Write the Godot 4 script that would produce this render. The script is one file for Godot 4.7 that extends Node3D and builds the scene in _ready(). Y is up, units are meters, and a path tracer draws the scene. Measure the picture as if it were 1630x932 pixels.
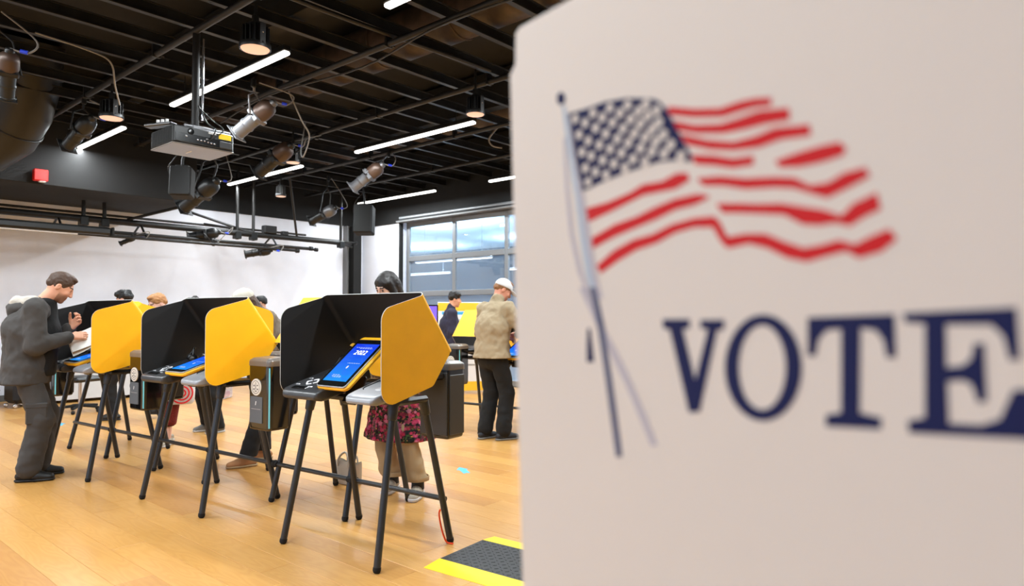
extends Node3D
# A vote centre in a black-box hall: two rows of voting stations on a wood floor, and a printed cardboard booth close to the camera.
# x runs along the back wall, -z towards it; the photographer stands at the origin.

const CANTON := [851,1650,1073,1636,1300,1636,1546,1602,1804,1529,1871,1488,1937,1408,2006,1287,2072,1158,2143,1030,2136,998,1994,1036,1845,1052,1686,1045,1485,1032,1270,1005,1048,969,981,963,966,1068,916,1294]
const STARS := [943,1583,1160,1578,1355,1572,1549,1546,1735,1504,1063,1521,1267,1517,1464,1504,1658,1472,1838,1433,984,1440,1185,1451,1380,1449,1575,1430,1751,1414,1093,1365,1300,1379,1493,1376,1674,1371,1853,1339,1013,1288,1222,1305,1426,1311,1609,1313,1786,1304,1123,1235,1343,1248,1542,1255,1717,1259,1894,1241,1048,1148,1255,1175,1467,1191,1666,1188,1821,1206,1167,1095,1379,1123,1586,1121,1778,1140,1959,1153,1075,1028,1288,1050,1498,1069,1706,1078,1894,1102,2048,1053]
const STRIPES := [[1952,1421,2179,1348,2391,1300,2542,1307,2661,1297,2763,1274,2761,1244,2659,1260,2552,1262,2415,1258,2178,1310,1965,1378],[1992,1309,2175,1237,2386,1195,2561,1201,2680,1210,2880,1179,2882,1125,2723,1138,2583,1138,2410,1147,2200,1193,2019,1257],[2060,1195,2278,1110,2482,1054,2650,1056,2788,1077,3010,1046,3014,1001,2830,1018,2671,1000,2480,1019,2302,1061,2114,1131],[2152,1033,2326,995,2477,945,2622,934,2620,897,2475,903,2324,948,2177,983],[2802,874,2952,894,3095,904,3191,903,3223,868,3207,844,3091,829,2950,826,2822,846],[1040,802,1298,820,1545,860,1680,901,1868,895,2004,930,2090,916,2103,879,1986,841,1835,841,1677,841,1543,811,1331,764,1067,711],[2199,863,2371,846,2568,798,2775,772,2904,746,3006,682,3125,682,3221,722,3331,730,3347,695,3237,655,3112,614,3025,650,2903,704,2774,728,2566,750,2395,799,2238,824],[1106,556,1361,633,1603,668,1798,716,1982,749,2181,755,2261,732,2151,703,1979,692,1795,645,1600,607,1357,558,1114,490],[2351,665,2513,643,2655,619,2812,602,2939,566,3079,528,3193,477,3269,540,3387,578,3401,505,3321,479,3238,435,3154,463,3057,459,2956,476,2832,550,2654,579,2512,601,2387,617],[1156,329,1351,431,1562,495,1758,518,1944,569,2146,591,2308,583,2345,546,2405,432,2553,439,2693,425,2824,362,2949,312,3071,321,3169,341,3260,305,3351,342,3447,373,3479,330,3401,275,3285,249,3214,294,3089,273,2968,249,2843,282,2713,352,2575,395,2415,378,2366,425,2305,529,2144,547,1972,527,1787,467,1592,436,1384,365,1191,280]]
const POLE_BALL := [821,1787,815,1767,803,1753,784,1745,763,1746,742,1756,725,1772,714,1794,711,1816,716,1836,729,1851,748,1858,769,1856,790,1846,807,1830,817,1809]
const POLE_TOP := [776,1738,818,1727,871,1467,980,958,1058,521,1119,200,1173,62,1089,64,1013,258,963,529,910,914,832,1338]
const POLE_EDGE := [838,1639,871,1637,936,1290,1041,816,1101,464,1157,198,1195,62,1150,63,1083,254,1026,524,958,907]
const POLE_LOW := [1048,158,1124,155,1207,-159,1263,-518,1318,-870,1360,-1187,1295,-1203,1251,-929,1196,-548,1137,-212]
const CORD := [[779,1459,812,1452,825,1036,871,620,967,287,1089,64,1035,65,911,290,821,625,783,1043],[921,163,993,160,1143,-81,1322,-336,1494,-603,1625,-835,1731,-1042,1673,-1063,1565,-866,1434,-632,1259,-364,1085,-107]]
const TASSEL := [1008,-182,1039,-182,1055,-319,1072,-456,986,-465,993,-321]
const LETTERS := [[1832,-114,2064,-114,2062,-164,1999,-171,2101,-561,2235,-169,2173,-163,2175,-119,2355,-118,2348,-168,2296,-177,2126,-745,2044,-758,1895,-177,1835,-166],[2904,-401,2900,-443,2892,-483,2880,-524,2864,-562,2845,-598,2822,-632,2796,-662,2767,-689,2735,-711,2702,-728,2668,-741,2633,-748,2597,-749,2562,-745,2528,-734,2496,-718,2465,-697,2438,-670,2414,-639,2395,-603,2379,-564,2369,-522,2363,-477,2362,-432,2367,-386,2376,-341,2391,-298,2410,-257,2432,-219,2459,-184,2489,-155,2521,-130,2554,-110,2589,-96,2625,-88,2660,-85,2695,-88,2729,-96,2760,-110,2790,-129,2817,-152,2840,-179,2861,-210,2877,-244,2890,-281,2899,-320,2903,-360],[2968,-104,3455,-87,3454,-307,3421,-309,3407,-222,3366,-161,3270,-147,3245,-643,3364,-659,3359,-706,3058,-729,3060,-676,3152,-653,3172,-154,3071,-164,3019,-222,2995,-318,2959,-319],[3517,-82,4014,-59,4018,-290,3992,-295,3970,-185,3919,-126,3706,-127,3700,-362,3785,-349,3830,-307,3843,-235,3874,-234,3875,-505,3850,-512,3825,-427,3783,-406,3702,-420,3701,-649,3859,-638,3942,-596,3985,-491,4000,-452,4057,-447,4062,-665,3521,-706,3518,-655,3603,-628,3622,-124,3523,-116]]
const O_HOLE := [2803,-405,2801,-439,2795,-473,2787,-506,2777,-538,2764,-567,2749,-595,2732,-619,2713,-640,2693,-658,2672,-671,2650,-680,2628,-685,2606,-685,2585,-680,2564,-671,2544,-657,2526,-639,2509,-617,2495,-591,2483,-562,2474,-530,2468,-496,2465,-460,2465,-424,2468,-388,2475,-352,2484,-317,2495,-284,2509,-253,2526,-226,2544,-202,2564,-181,2585,-165,2607,-154,2629,-147,2651,-144,2673,-146,2694,-153,2714,-164,2732,-179,2749,-198,2764,-221,2777,-246,2788,-275,2796,-305,2801,-337,2804,-371]

const BAY := Vector3(-0.0765, 0, -0.849)      # one station further along a row
const ACROSS := Vector3(0.996, 0, -0.089)     # from a station's front to its rear
const ROW_TURN := -84.9

var M := {}
var T := {}
var used := {}


func _ready() -> void:
	camera_and_light()
	make_textures()
	make_materials()
	room()
	ceiling_structure()
	garage_door()
	lobby()
	linear_lights()
	stations()
	cardboard_booth()
	people()
	rigging()
	projector()
	fixtures()
	back_of_hall()
	floor_things()


func camera_and_light() -> void:
	var cam := Camera3D.new()
	cam.name = "camera"
	add_child(cam)
	var fwd := Vector3(0.758, 0, -0.652).normalized()
	var pitch := deg_to_rad(1.79)
	cam.look_at_from_position(Vector3(0, 1.38, 0), Vector3(0, 1.38, 0) + fwd * cos(pitch) + Vector3.UP * sin(pitch))
	var at := CameraAttributesPhysical.new()
	at.frustum_focal_length = 27.99
	at.frustum_near = 0.05
	at.frustum_far = 200.0
	at.exposure_aperture = 3.6
	at.frustum_focus_distance = 4.4
	cam.attributes = at
	cam.fov = 46.41
	cam.current = true
	var we := WorldEnvironment.new()
	we.name = "environment"
	var e := Environment.new()
	e.background_mode = Environment.BG_SKY
	var sk := ProceduralSkyMaterial.new()
	sk.sky_top_color = Color(0.30, 0.52, 0.85)
	sk.sky_horizon_color = Color(0.75, 0.85, 0.95)
	sk.ground_bottom_color = Color(0.25, 0.25, 0.25)
	sk.ground_horizon_color = Color(0.6, 0.62, 0.65)
	e.sky = Sky.new()
	e.sky.sky_material = sk
	e.background_energy_multiplier = 2.2
	e.tonemap_mode = Environment.TONE_MAPPER_LINEAR
	e.tonemap_exposure = 1.2
	e.sdfgi_enabled = true
	e.ssao_enabled = true
	e.ssil_enabled = true
	we.environment = e
	add_child(we)


# ---------------------------------------------------------------- naming and tagging
func numbered(called: String) -> String:
	if not used.has(called):
		used[called] = 0
		return called
	used[called] += 1
	return "%s_%03d" % [called, used[called]]


func tag(o: Node, label: String, category: String, group := "") -> Node:
	o.set_meta("label", label)
	o.set_meta("category", category)
	if group:
		o.set_meta("group", group)
	return o


func thing(called: String, label: String, category: String, xf := Transform3D(), group := "") -> Node3D:
	var o := Node3D.new()
	o.name = numbered(called)
	add_child(o)
	o.transform = xf
	tag(o, label, category, group)
	return o


func obj(called: String, g: Variant, m: Material, parent: Node = null) -> MeshInstance3D:
	var o := MeshInstance3D.new()
	o.name = numbered(called) if parent == null else called
	o.mesh = g.mesh() if g is Geo else g
	o.material_override = m
	(self if parent == null else parent).add_child(o, true)
	return o


func struct(called: String, g: Variant, m: Material, parent: Node = null) -> MeshInstance3D:
	var o := obj(called, g, m, parent)
	if parent == null:
		o.set_meta("kind", "structure")
	return o


func struct_node(called: String) -> Node3D:
	var o := Node3D.new()
	o.name = numbered(called)
	add_child(o)
	o.set_meta("kind", "structure")
	return o


func turned(deg: float, at: Vector3) -> Transform3D:
	return Transform3D(Basis(Vector3.UP, deg_to_rad(deg)), at)


# a frame at p whose y axis points along d
func along(p: Vector3, d: Vector3, hint := Vector3.UP) -> Transform3D:
	var y := d.normalized()
	var h := hint if absf(y.dot(hint)) < 0.95 else Vector3(1, 0, 0.2)
	var x := y.cross(h).normalized()
	return Transform3D(Basis(x, y, x.cross(y)), p)


func bx(cn: Vector3, s: Vector3, bv := 0.004, bs := Basis()) -> Geo:
	var g := Geo.new()
	g.box(cn, s, bv, bs)
	return g


func rod(p: Array, r: Variant, seg := 10) -> Geo:
	var g := Geo.new()
	g.tube(p, r, seg)
	return g


func turned_shape(profile: Array, xf: Transform3D, seg := 20) -> Geo:
	var g := Geo.new()
	g.lathe(profile, seg, xf)
	return g


func ring_shape(profile: Array, xf: Transform3D, seg := 20) -> Geo:
	var g := Geo.new()
	var p := profile.duplicate()
	p.append(profile[0])
	g.lathe(p, seg, xf, false)
	return g


func plate(poly: PackedVector2Array, z0: float, z1: float, xf: Transform3D, bv := 0.0) -> Geo:
	var g := Geo.new()
	g.extrude(poly, z0, z1, xf, bv)
	return g


func rounded(p: Array, r: Array, seg := 5) -> PackedVector2Array:
	var out := PackedVector2Array()
	var m := p.size()
	for i in m:
		var c: Vector2 = p[i]
		var a: Vector2 = (p[(i - 1 + m) % m] - c).normalized()
		var b: Vector2 = (p[(i + 1) % m] - c).normalized()
		var rr: float = r[i]
		if rr <= 0.0:
			out.append(c)
			continue
		var half := acos(clampf(a.dot(b), -1, 1)) / 2.0
		var d := rr / tan(half)
		var mid := (a + b).normalized()
		var cen := c + mid * rr / sin(half)
		var p0 := c + a * d - cen
		var p1 := c + b * d - cen
		for k in seg + 1:
			var t := float(k) / seg
			out.append(cen + (p0.rotated(p0.angle_to(p1) * t)))
	return out


func rect2(w: float, h: float, r: float, seg := 5) -> PackedVector2Array:
	return rounded([Vector2(-w / 2, -h / 2), Vector2(w / 2, -h / 2), Vector2(w / 2, h / 2), Vector2(-w / 2, h / 2)], [r, r, r, r], seg)


# ---------------------------------------------------------------- textures and materials
func noise_tex(seed_: int, freq: float, lo: Color, hi: Color, size := 512, oct := 4, kind := FastNoiseLite.TYPE_SIMPLEX_SMOOTH, normal := false, bump := 4.0) -> NoiseTexture2D:
	var n := FastNoiseLite.new()
	n.seed = seed_
	n.noise_type = kind
	n.frequency = freq
	n.fractal_octaves = oct
	var t := NoiseTexture2D.new()
	t.width = size
	t.height = size
	t.seamless = true
	t.noise = n
	if normal:
		t.as_normal_map = true
		t.bump_strength = bump
	else:
		var gr := Gradient.new()
		gr.set_color(0, lo)
		gr.set_color(1, hi)
		t.color_ramp = gr
	return t


func make_textures() -> void:
	T.patch = noise_tex(3, 0.006, Color(0.965, 0.965, 0.965), Color(1, 1, 1))
	T.dust = noise_tex(5, 0.012, Color(0.55, 0.52, 0.5), Color(1, 1, 1))
	T.weave = noise_tex(7, 0.25, Color(0.78, 0.78, 0.78), Color(1, 1, 1), 256, 2)
	T.grainy = noise_tex(9, 0.3, Color(0.86, 0.86, 0.86), Color(1, 1, 1), 256, 2)
	T.weave_n = noise_tex(11, 0.22, Color.BLACK, Color.WHITE, 256, 2, FastNoiseLite.TYPE_SIMPLEX_SMOOTH, true, 3.0)
	T.orange_peel = noise_tex(12, 0.08, Color.BLACK, Color.WHITE, 256, 2, FastNoiseLite.TYPE_SIMPLEX_SMOOTH, true, 1.2)
	# wood: rings stretched along the board
	var w := FastNoiseLite.new()
	w.seed = 21
	w.frequency = 0.012
	w.fractal_octaves = 2
	var im := Image.create(256, 512, false, Image.FORMAT_RGB8)
	var f := FastNoiseLite.new()
	f.seed = 22
	f.frequency = 0.3
	f.fractal_octaves = 2
	for y in 512:
		for x in 256:
			var ang := TAU * y / 512.0
			var q := w.get_noise_3d(x * 0.9, cos(ang) * 20.0, sin(ang) * 20.0)
			var ring := 0.5 + 0.5 * sin(q * 24.0 + x * 0.05)
			var fine := f.get_noise_3d(x * 1.3, cos(ang) * 0.9, sin(ang) * 0.9)
			var s := 0.45 * ring + 0.55 * (fine * 0.5 + 0.5)
			var cc := Color(0.94, 0.895, 0.83).lerp(Color(1.0, 1.0, 1.0), clampf(s, 0, 1))
			im.set_pixel(x, y, cc)
	T.wood = ImageTexture.create_from_image(im)
	# rose print of the dress
	var fl := Image.create(512, 512, false, Image.FORMAT_RGB8)
	fl.fill(Color(0.02, 0.02, 0.03))
	var rg := RandomNumberGenerator.new()
	rg.seed = 5
	for k in 520:
		var cx := rg.randi_range(0, 511)
		var cy := rg.randi_range(0, 511)
		var leaf := k < 300
		var rad := rg.randf_range(5, 10) if leaf else rg.randf_range(14, 27)
		var base: Color = Color(0.28, 0.42, 0.16) if leaf else [Color(0.93, 0.32, 0.52), Color(0.85, 0.14, 0.36), Color(0.97, 0.55, 0.68), Color(0.75, 0.1, 0.25)][rg.randi_range(0, 3)]
		if leaf and k % 5 == 0:
			base = Color(0.85, 0.6, 0.3)
		if not leaf and k % 2 == 0 and k > 400:
			continue
		if not leaf and k > 400:
			continue
		var ph := rg.randf() * TAU
		for dy in range(-30, 31):
			for dx in range(-30, 31):
				var dd := sqrt(dx * dx + dy * dy)
				var a := atan2(dy, dx)
				var lim: float = rad * (1.0 + 0.16 * sin(a * 5 + ph)) * (0.6 + 0.4 * absf(cos(a + ph)) if leaf else 1.0)
				if dd < lim:
					var sh := 1.0 if leaf else 0.72 + 0.28 * (0.5 + 0.5 * sin(dd * 0.9 + a * 2.0 + ph))
					fl.set_pixel(posmod(cx + dx, 512), posmod(cy + dy, 512), Color(base.r * sh, base.g * sh, base.b * sh))
	T.roses = ImageTexture.create_from_image(fl)
	# the picture on a station's screen
	var sc := Image.create(192, 320, false, Image.FORMAT_RGB8)
	var sn := FastNoiseLite.new()
	sn.seed = 4
	sn.frequency = 0.014
	for y in 320:
		for x in 192:
			var t := y / 320.0
			var base := Color(0.08, 0.22, 0.93).lerp(Color(0.13, 0.62, 0.98), t)
			var wv := sn.get_noise_2d(x * 0.6, y * 1.7 + 20.0 * sin(x * 0.03))
			base = base.lerp(Color(0.2, 0.45, 1.0), clampf(wv * 1.6, 0, 0.35))
			sc.set_pixel(x, y, base)
	for ln in [[30, 150, 24], [39, 128, 56], [168, 120, 70], [268, 84, 34], [278, 100, 40], [286, 92, 50]]:
		for x in range(ln[2], mini(ln[2] + ln[1] - 20, 186)):
			if (x / 5) % 4 != 3:
				for k in 4:
					sc.set_pixel(x, ln[0] + k, Color(0.85, 0.92, 1.0))
	for y in 26:
		for x in 26:
			if (x - 13) * (x - 13) * 3 + (y - 13) * (y - 13) < 150:
				sc.set_pixel(84 + x, 190 + y, Color(0.95, 0.97, 1.0))
	T.screen = ImageTexture.create_from_image(sc)


func mat(key: String, col: Color, rough := 0.6, metal := 0.0, tex := "", scale := 1.0, normal := "", nscale := 0.4) -> StandardMaterial3D:
	var m := StandardMaterial3D.new()
	m.resource_name = key
	m.albedo_color = col
	m.roughness = rough
	m.metallic = metal
	if tex:
		m.albedo_texture = T[tex]
	if normal:
		m.normal_enabled = true
		m.normal_texture = T[normal]
		m.normal_scale = nscale
	if tex or normal:
		m.uv1_triplanar = true
		m.uv1_scale = Vector3(scale, scale, scale)
	M[key] = m
	return m


func glow(key: String, col: Color, e: float) -> StandardMaterial3D:
	var m := mat(key, col, 0.4)
	m.emission_enabled = true
	m.emission = col
	m.emission_energy_multiplier = e
	return m


func make_materials() -> void:
	mat("wall_white", Color(0.90, 0.91, 0.945), 0.7, 0, "patch", 0.5)
	mat("wall_black", Color(0.055, 0.054, 0.053), 0.8, 0, "dust", 0.4)
	mat("deck_black", Color(0.075, 0.072, 0.07), 0.8, 0, "dust", 0.5)
	mat("steel_black", Color(0.14, 0.135, 0.13), 0.5, 0.2, "dust", 0.8)
	mat("duct_brown", Color(0.33, 0.27, 0.225), 0.55, 0.1, "dust", 0.7)
	mat("duct_black", Color(0.13, 0.125, 0.12), 0.45, 0.1, "dust", 0.7)
	mat("fixture_black", Color(0.09, 0.09, 0.09), 0.4, 0.2)
	mat("fixture_grey", Color(0.42, 0.42, 0.43), 0.35, 0.6)
	mat("fixture_bronze", Color(0.27, 0.2, 0.16), 0.4, 0.3)
	mat("chrome", Color(0.8, 0.8, 0.82), 0.2, 0.9)
	mat("lens_glass", Color(0.62, 0.63, 0.65), 0.12)
	glow("lens_beige", Color(0.95, 0.83, 0.76), 0.4)
	mat("cable_black", Color(0.06, 0.06, 0.06), 0.5)
	mat("cable_grey", Color(0.5, 0.49, 0.48), 0.5)
	mat("plug_blue", Color(0.12, 0.25, 0.85), 0.4)
	mat("tape_blue", Color(0.32, 0.70, 0.90), 0.6)
	mat("alu", Color(0.55, 0.56, 0.57), 0.4, 0.5)
	mat("column_grey", Color(0.42, 0.42, 0.42), 0.5, 0.3)
	mat("red", Color(0.82, 0.10, 0.07), 0.4)
	mat("white", Color(0.90, 0.90, 0.90), 0.5)
	mat("paper", Color(0.93, 0.92, 0.89), 0.8)
	mat("lobby_white", Color(0.84, 0.90, 0.93), 0.8)
	mat("lobby_slate", Color(0.22, 0.27, 0.33), 0.8)
	mat("lobby_floor", Color(0.42, 0.43, 0.45), 0.6)
	mat("yellow_sheet", Color(0.99, 0.73, 0.025), 0.55, 0, "patch", 1.2)
	mat("black_sheet", Color(0.085, 0.082, 0.08), 0.6)
	mat("sheet_edge", Color(0.72, 0.72, 0.7), 0.6)
	mat("leg_grey", Color(0.19, 0.195, 0.20), 0.33, 0.15)
	mat("rubber", Color(0.05, 0.05, 0.05), 0.8)
	mat("tray_dark", Color(0.20, 0.20, 0.205), 0.32)
	mat("tray_silver", Color(0.56, 0.56, 0.57), 0.36, 0.25)
	mat("tray_black", Color(0.06, 0.06, 0.06), 0.35)
	mat("case_yellow", Color(0.97, 0.70, 0.08), 0.4)
	mat("bezel", Color(0.02, 0.02, 0.022), 0.2)
	mat("trim_silver", Color(0.72, 0.72, 0.73), 0.3, 0.5)
	mat("box_gloss", Color(0.045, 0.045, 0.048), 0.08).metallic_specular = 0.7
	mat("box_grey", Color(0.24, 0.235, 0.23), 0.45)
	mat("box_lid", Color(0.44, 0.42, 0.40), 0.28, 0.2)
	mat("edge_teal", Color(0.45, 0.80, 0.86), 0.2)
	mat("label_grey", Color(0.36, 0.38, 0.40), 0.5)
	mat("seal", Color(0.86, 0.84, 0.80), 0.5)
	mat("ink_black", Color(0.04, 0.04, 0.04), 0.7)
	mat("ink_blue", Color(0.03, 0.075, 0.30), 0.85)
	mat("ink_red", Color(0.84, 0.07, 0.10), 0.8)
	mat("ink_pale", Color(0.70, 0.76, 0.82), 0.6)
	mat("ink_lilac", Color(0.76, 0.73, 0.76), 0.6)
	mat("ink_slate", Color(0.34, 0.36, 0.47), 0.6)
	mat("board", Color(0.915, 0.872, 0.828), 0.5)
	mat("mat_black", Color(0.13, 0.13, 0.13), 0.6, 0, "grainy", 4.0)
	mat("mat_yellow", Color(0.97, 0.83, 0.05), 0.55)
	mat("canvas", Color(0.86, 0.82, 0.75), 0.9, 0, "weave", 8.0, "weave_n", 0.3)
	mat("orange", Color(0.98, 0.30, 0.08), 0.5)
	mat("pink", Color(0.85, 0.42, 0.52), 0.6)
	mat("cloth_white", Color(0.88, 0.88, 0.88), 0.9, 0, "weave", 6.0)
	mat("wood_box", Color(0.60, 0.47, 0.33), 0.7, 0, "patch", 3.0)
	mat("poster_yellow", Color(0.98, 0.76, 0.16), 0.6)
	mat("poster_blue", Color(0.25, 0.66, 0.86), 0.6)
	mat("sub_floor", Color(0.30, 0.2, 0.12), 0.9)
	var bn := mat("bin_clear", Color(0.95, 0.95, 0.97, 0.25), 0.1)
	bn.transparency = BaseMaterial3D.TRANSPARENCY_ALPHA
	var gl := mat("glass", Color(0.80, 0.90, 1.0, 0.10), 0.02)
	gl.transparency = BaseMaterial3D.TRANSPARENCY_ALPHA
	for k in 6:
		var tone := [Color(0.788, 0.590, 0.324), Color(0.818, 0.620, 0.351), Color(0.768, 0.560, 0.302), Color(0.803, 0.605, 0.338), Color(0.778, 0.580, 0.324), Color(0.827, 0.635, 0.360)][k] as Color
		var m := mat("plank_%d" % k, tone, 0.34)
		m.albedo_texture = T.wood
		m.uv1_offset = Vector3(0.17 * k, 0.31 * k, 0)
	glow("led", Color(1.0, 0.985, 0.96), 5.0)
	glow("lobby_led", Color(0.95, 0.98, 1.0), 4.0)
	glow("screen_text", Color(1, 1, 1), 1.1)
	var s := mat("screen_picture", Color(0.02, 0.02, 0.03), 0.15)
	s.emission_enabled = true
	s.emission_texture = T.screen
	s.emission_operator = BaseMaterial3D.EMISSION_OP_MULTIPLY
	s.emission = Color.WHITE
	s.emission_energy_multiplier = 0.85
	glow("monitor_picture", Color(0.40, 0.30, 0.80), 0.7)
	var sk := mat("skin", Color(1, 1, 1), 0.5)
	sk.vertex_color_use_as_albedo = true


func cloth(key: String, col: Color, tex := "weave", sc := 9.0) -> StandardMaterial3D:
	var m := mat(key, col, 0.9, 0, tex, sc, "weave_n", 0.25)
	m.rim_enabled = true
	m.rim = 0.15
	return m


# ---------------------------------------------------------------- the hall
const X0 := -4.0
const X1 := 9.9
const Z0 := -13.2
const Z1 := 6.0
const DECK := 4.75

func span(g: Geo, a: Vector3, b: Vector3, bv := 0.0) -> void:
	g.box((a + b) / 2, (b - a).abs(), bv if bv > 0 else 0.0005)


func slab(a: Vector3, b: Vector3, bv := 0.0) -> Geo:
	var g := Geo.new()
	span(g, a, b, bv)
	return g


func room() -> void:
	# floor: a slab with boards on it
	var fl := struct("floor", slab(Vector3(X0 - 0.2, -0.3, Z0 - 0.2), Vector3(X1 + 0.2, -0.016, Z1 + 0.2)), M.sub_floor)
	var w := 0.19
	var ln := 2.1
	var plank := plank_mesh(w - 0.0012, ln - 0.0012)
	var rest := Geo.new()
	var rg := RandomNumberGenerator.new()
	rg.seed = 8
	var rows := int(ceil((X1 - X0) / w))
	var made := 0
	for i in rows:
		var x := X1 - (i + 0.5) * w
		var z := Z0 - rg.randf() * ln * 0.9
		while z < Z1:
			var a := maxf(z, Z0)
			var b := minf(z + ln, Z1)
			if b - a > 0.02:
				if x > 0.7 and b < -1.6 and made < 300 and seen_floor(x, (a + b) / 2):
					var o := MeshInstance3D.new()
					o.name = "plank"
					o.mesh = plank if b - a > ln - 0.01 else plank_mesh(w - 0.0012, b - a - 0.0012)
					o.material_override = M["plank_%d" % rg.randi_range(0, 5)]
					o.position = Vector3(x, 0, (a + b) / 2)
					fl.add_child(o, true)
					made += 1
				else:
					plank_into(rest, x, (a + b) / 2, w - 0.0012, b - a - 0.0012)
			z += ln
	var ro := obj("plank_field", rest, M.plank_1, fl)
	ro.set_meta("kind", "stuff")
	# walls
	var wb := struct("wall_back", slab(Vector3(X0 - 0.2, -0.016, Z0 - 0.2), Vector3(X1 + 0.2, 3.42, Z0)), M.wall_white)
	obj("upper_band", slab(Vector3(X0 - 0.2, 3.42, Z0 - 0.2), Vector3(X1 + 0.2, DECK, Z0 + 0.03)), M.wall_black, wb)
	struct("baseboard_back", slab(Vector3(X0, 0, Z0), Vector3(X1, 0.1, Z0 + 0.015), 0.003), M.column_grey)
	var g := Geo.new()
	span(g, Vector3(X1, -0.016, Z0), Vector3(X1 + 0.2, 3.42, -11.72))
	span(g, Vector3(X1, -0.016, -4.22), Vector3(X1 + 0.2, 3.42, Z1))
	var wr := struct("wall_right", g, M.wall_white)
	obj("upper_band", slab(Vector3(X1 - 0.03, 3.42, Z0 + 0.03), Vector3(X1 + 0.2, DECK, Z1)), M.wall_black, wr)
	struct("baseboard_right", slab(Vector3(X1 - 0.015, 0, Z0 + 0.02), Vector3(X1, 0.1, -11.74), 0.003), M.column_grey)
	g = Geo.new()
	span(g, Vector3(X0 - 0.2, -0.016, Z0), Vector3(X0, 1.0, Z1))
	span(g, Vector3(X0 - 0.2, 3.3, Z0), Vector3(X0, DECK, Z1))
	span(g, Vector3(X0 - 0.2, 1.0, Z0), Vector3(X0, 3.3, -9.0))
	span(g, Vector3(X0 - 0.2, 1.0, 1.0), Vector3(X0, 3.3, Z1))
	struct("wall_left", g, M.wall_white)
	struct("wall_front", slab(Vector3(X0 - 0.2, -0.016, Z1), Vector3(X1 + 0.2, DECK, Z1 + 0.2)), M.wall_white)
	# daylight windows in the left wall, out of the picture, inferred from bluish edges of boxes and legs
	var wn := struct_node("window_2")
	g = Geo.new()
	for k in 6:
		var z := -9.0 + k * 2.0
		span(g, Vector3(X0 - 0.13, 1.0, z - 0.04), Vector3(X0 - 0.05, 3.3, z + 0.04), 0.003)
	span(g, Vector3(X0 - 0.13, 1.0, -9.0), Vector3(X0 - 0.05, 1.06, 1.0), 0.003)
	span(g, Vector3(X0 - 0.13, 3.24, -9.0), Vector3(X0 - 0.05, 3.3, 1.0), 0.003)
	obj("window_frame", g, M.alu, wn)
	for k in 5:
		obj("pane", slab(Vector3(X0 - 0.093, 1.06, -8.96 + k * 2.0), Vector3(X0 - 0.087, 3.24, -7.04 + k * 2.0)), M.glass, wn)
	# corner column
	struct("trim_1", slab(Vector3(9.52, 0, -13.185), Vector3(9.74, 3.41, -13.0), 0.004), M.wall_black)
	var ch := struct("trim_2", slab(Vector3(9.36, 0, -13.19), Vector3(9.37, 3.41, -13.02), 0.002), M.column_grey)
	obj("flange", slab(Vector3(9.36, 0, -13.192), Vector3(9.515, 3.41, -13.182), 0.002), M.column_grey, ch)


func seen_floor(x: float, z: float) -> bool:
	var d := x * 0.758 - z * 0.652
	var lat := x * 0.652 + z * 0.758
	return lat > -0.84 * d - 0.8 and lat < 0.05 * d + 0.8


func plank_mesh(w: float, l: float) -> ArrayMesh:
	var g := Geo.new()
	plank_into(g, 0, 0, w, l)
	return g.mesh()


func plank_into(g: Geo, x: float, z: float, w: float, l: float) -> void:
	var at := g.v.size()
	g.box(Vector3(x, -0.008, z), Vector3(w, 0.016, l), 0.0012)
	for i in range(at, g.v.size()):
		g.uv.append(Vector2((g.v[i].x - x) / 0.36, (g.v[i].z + x * 3.7) / 1.5))


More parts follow.
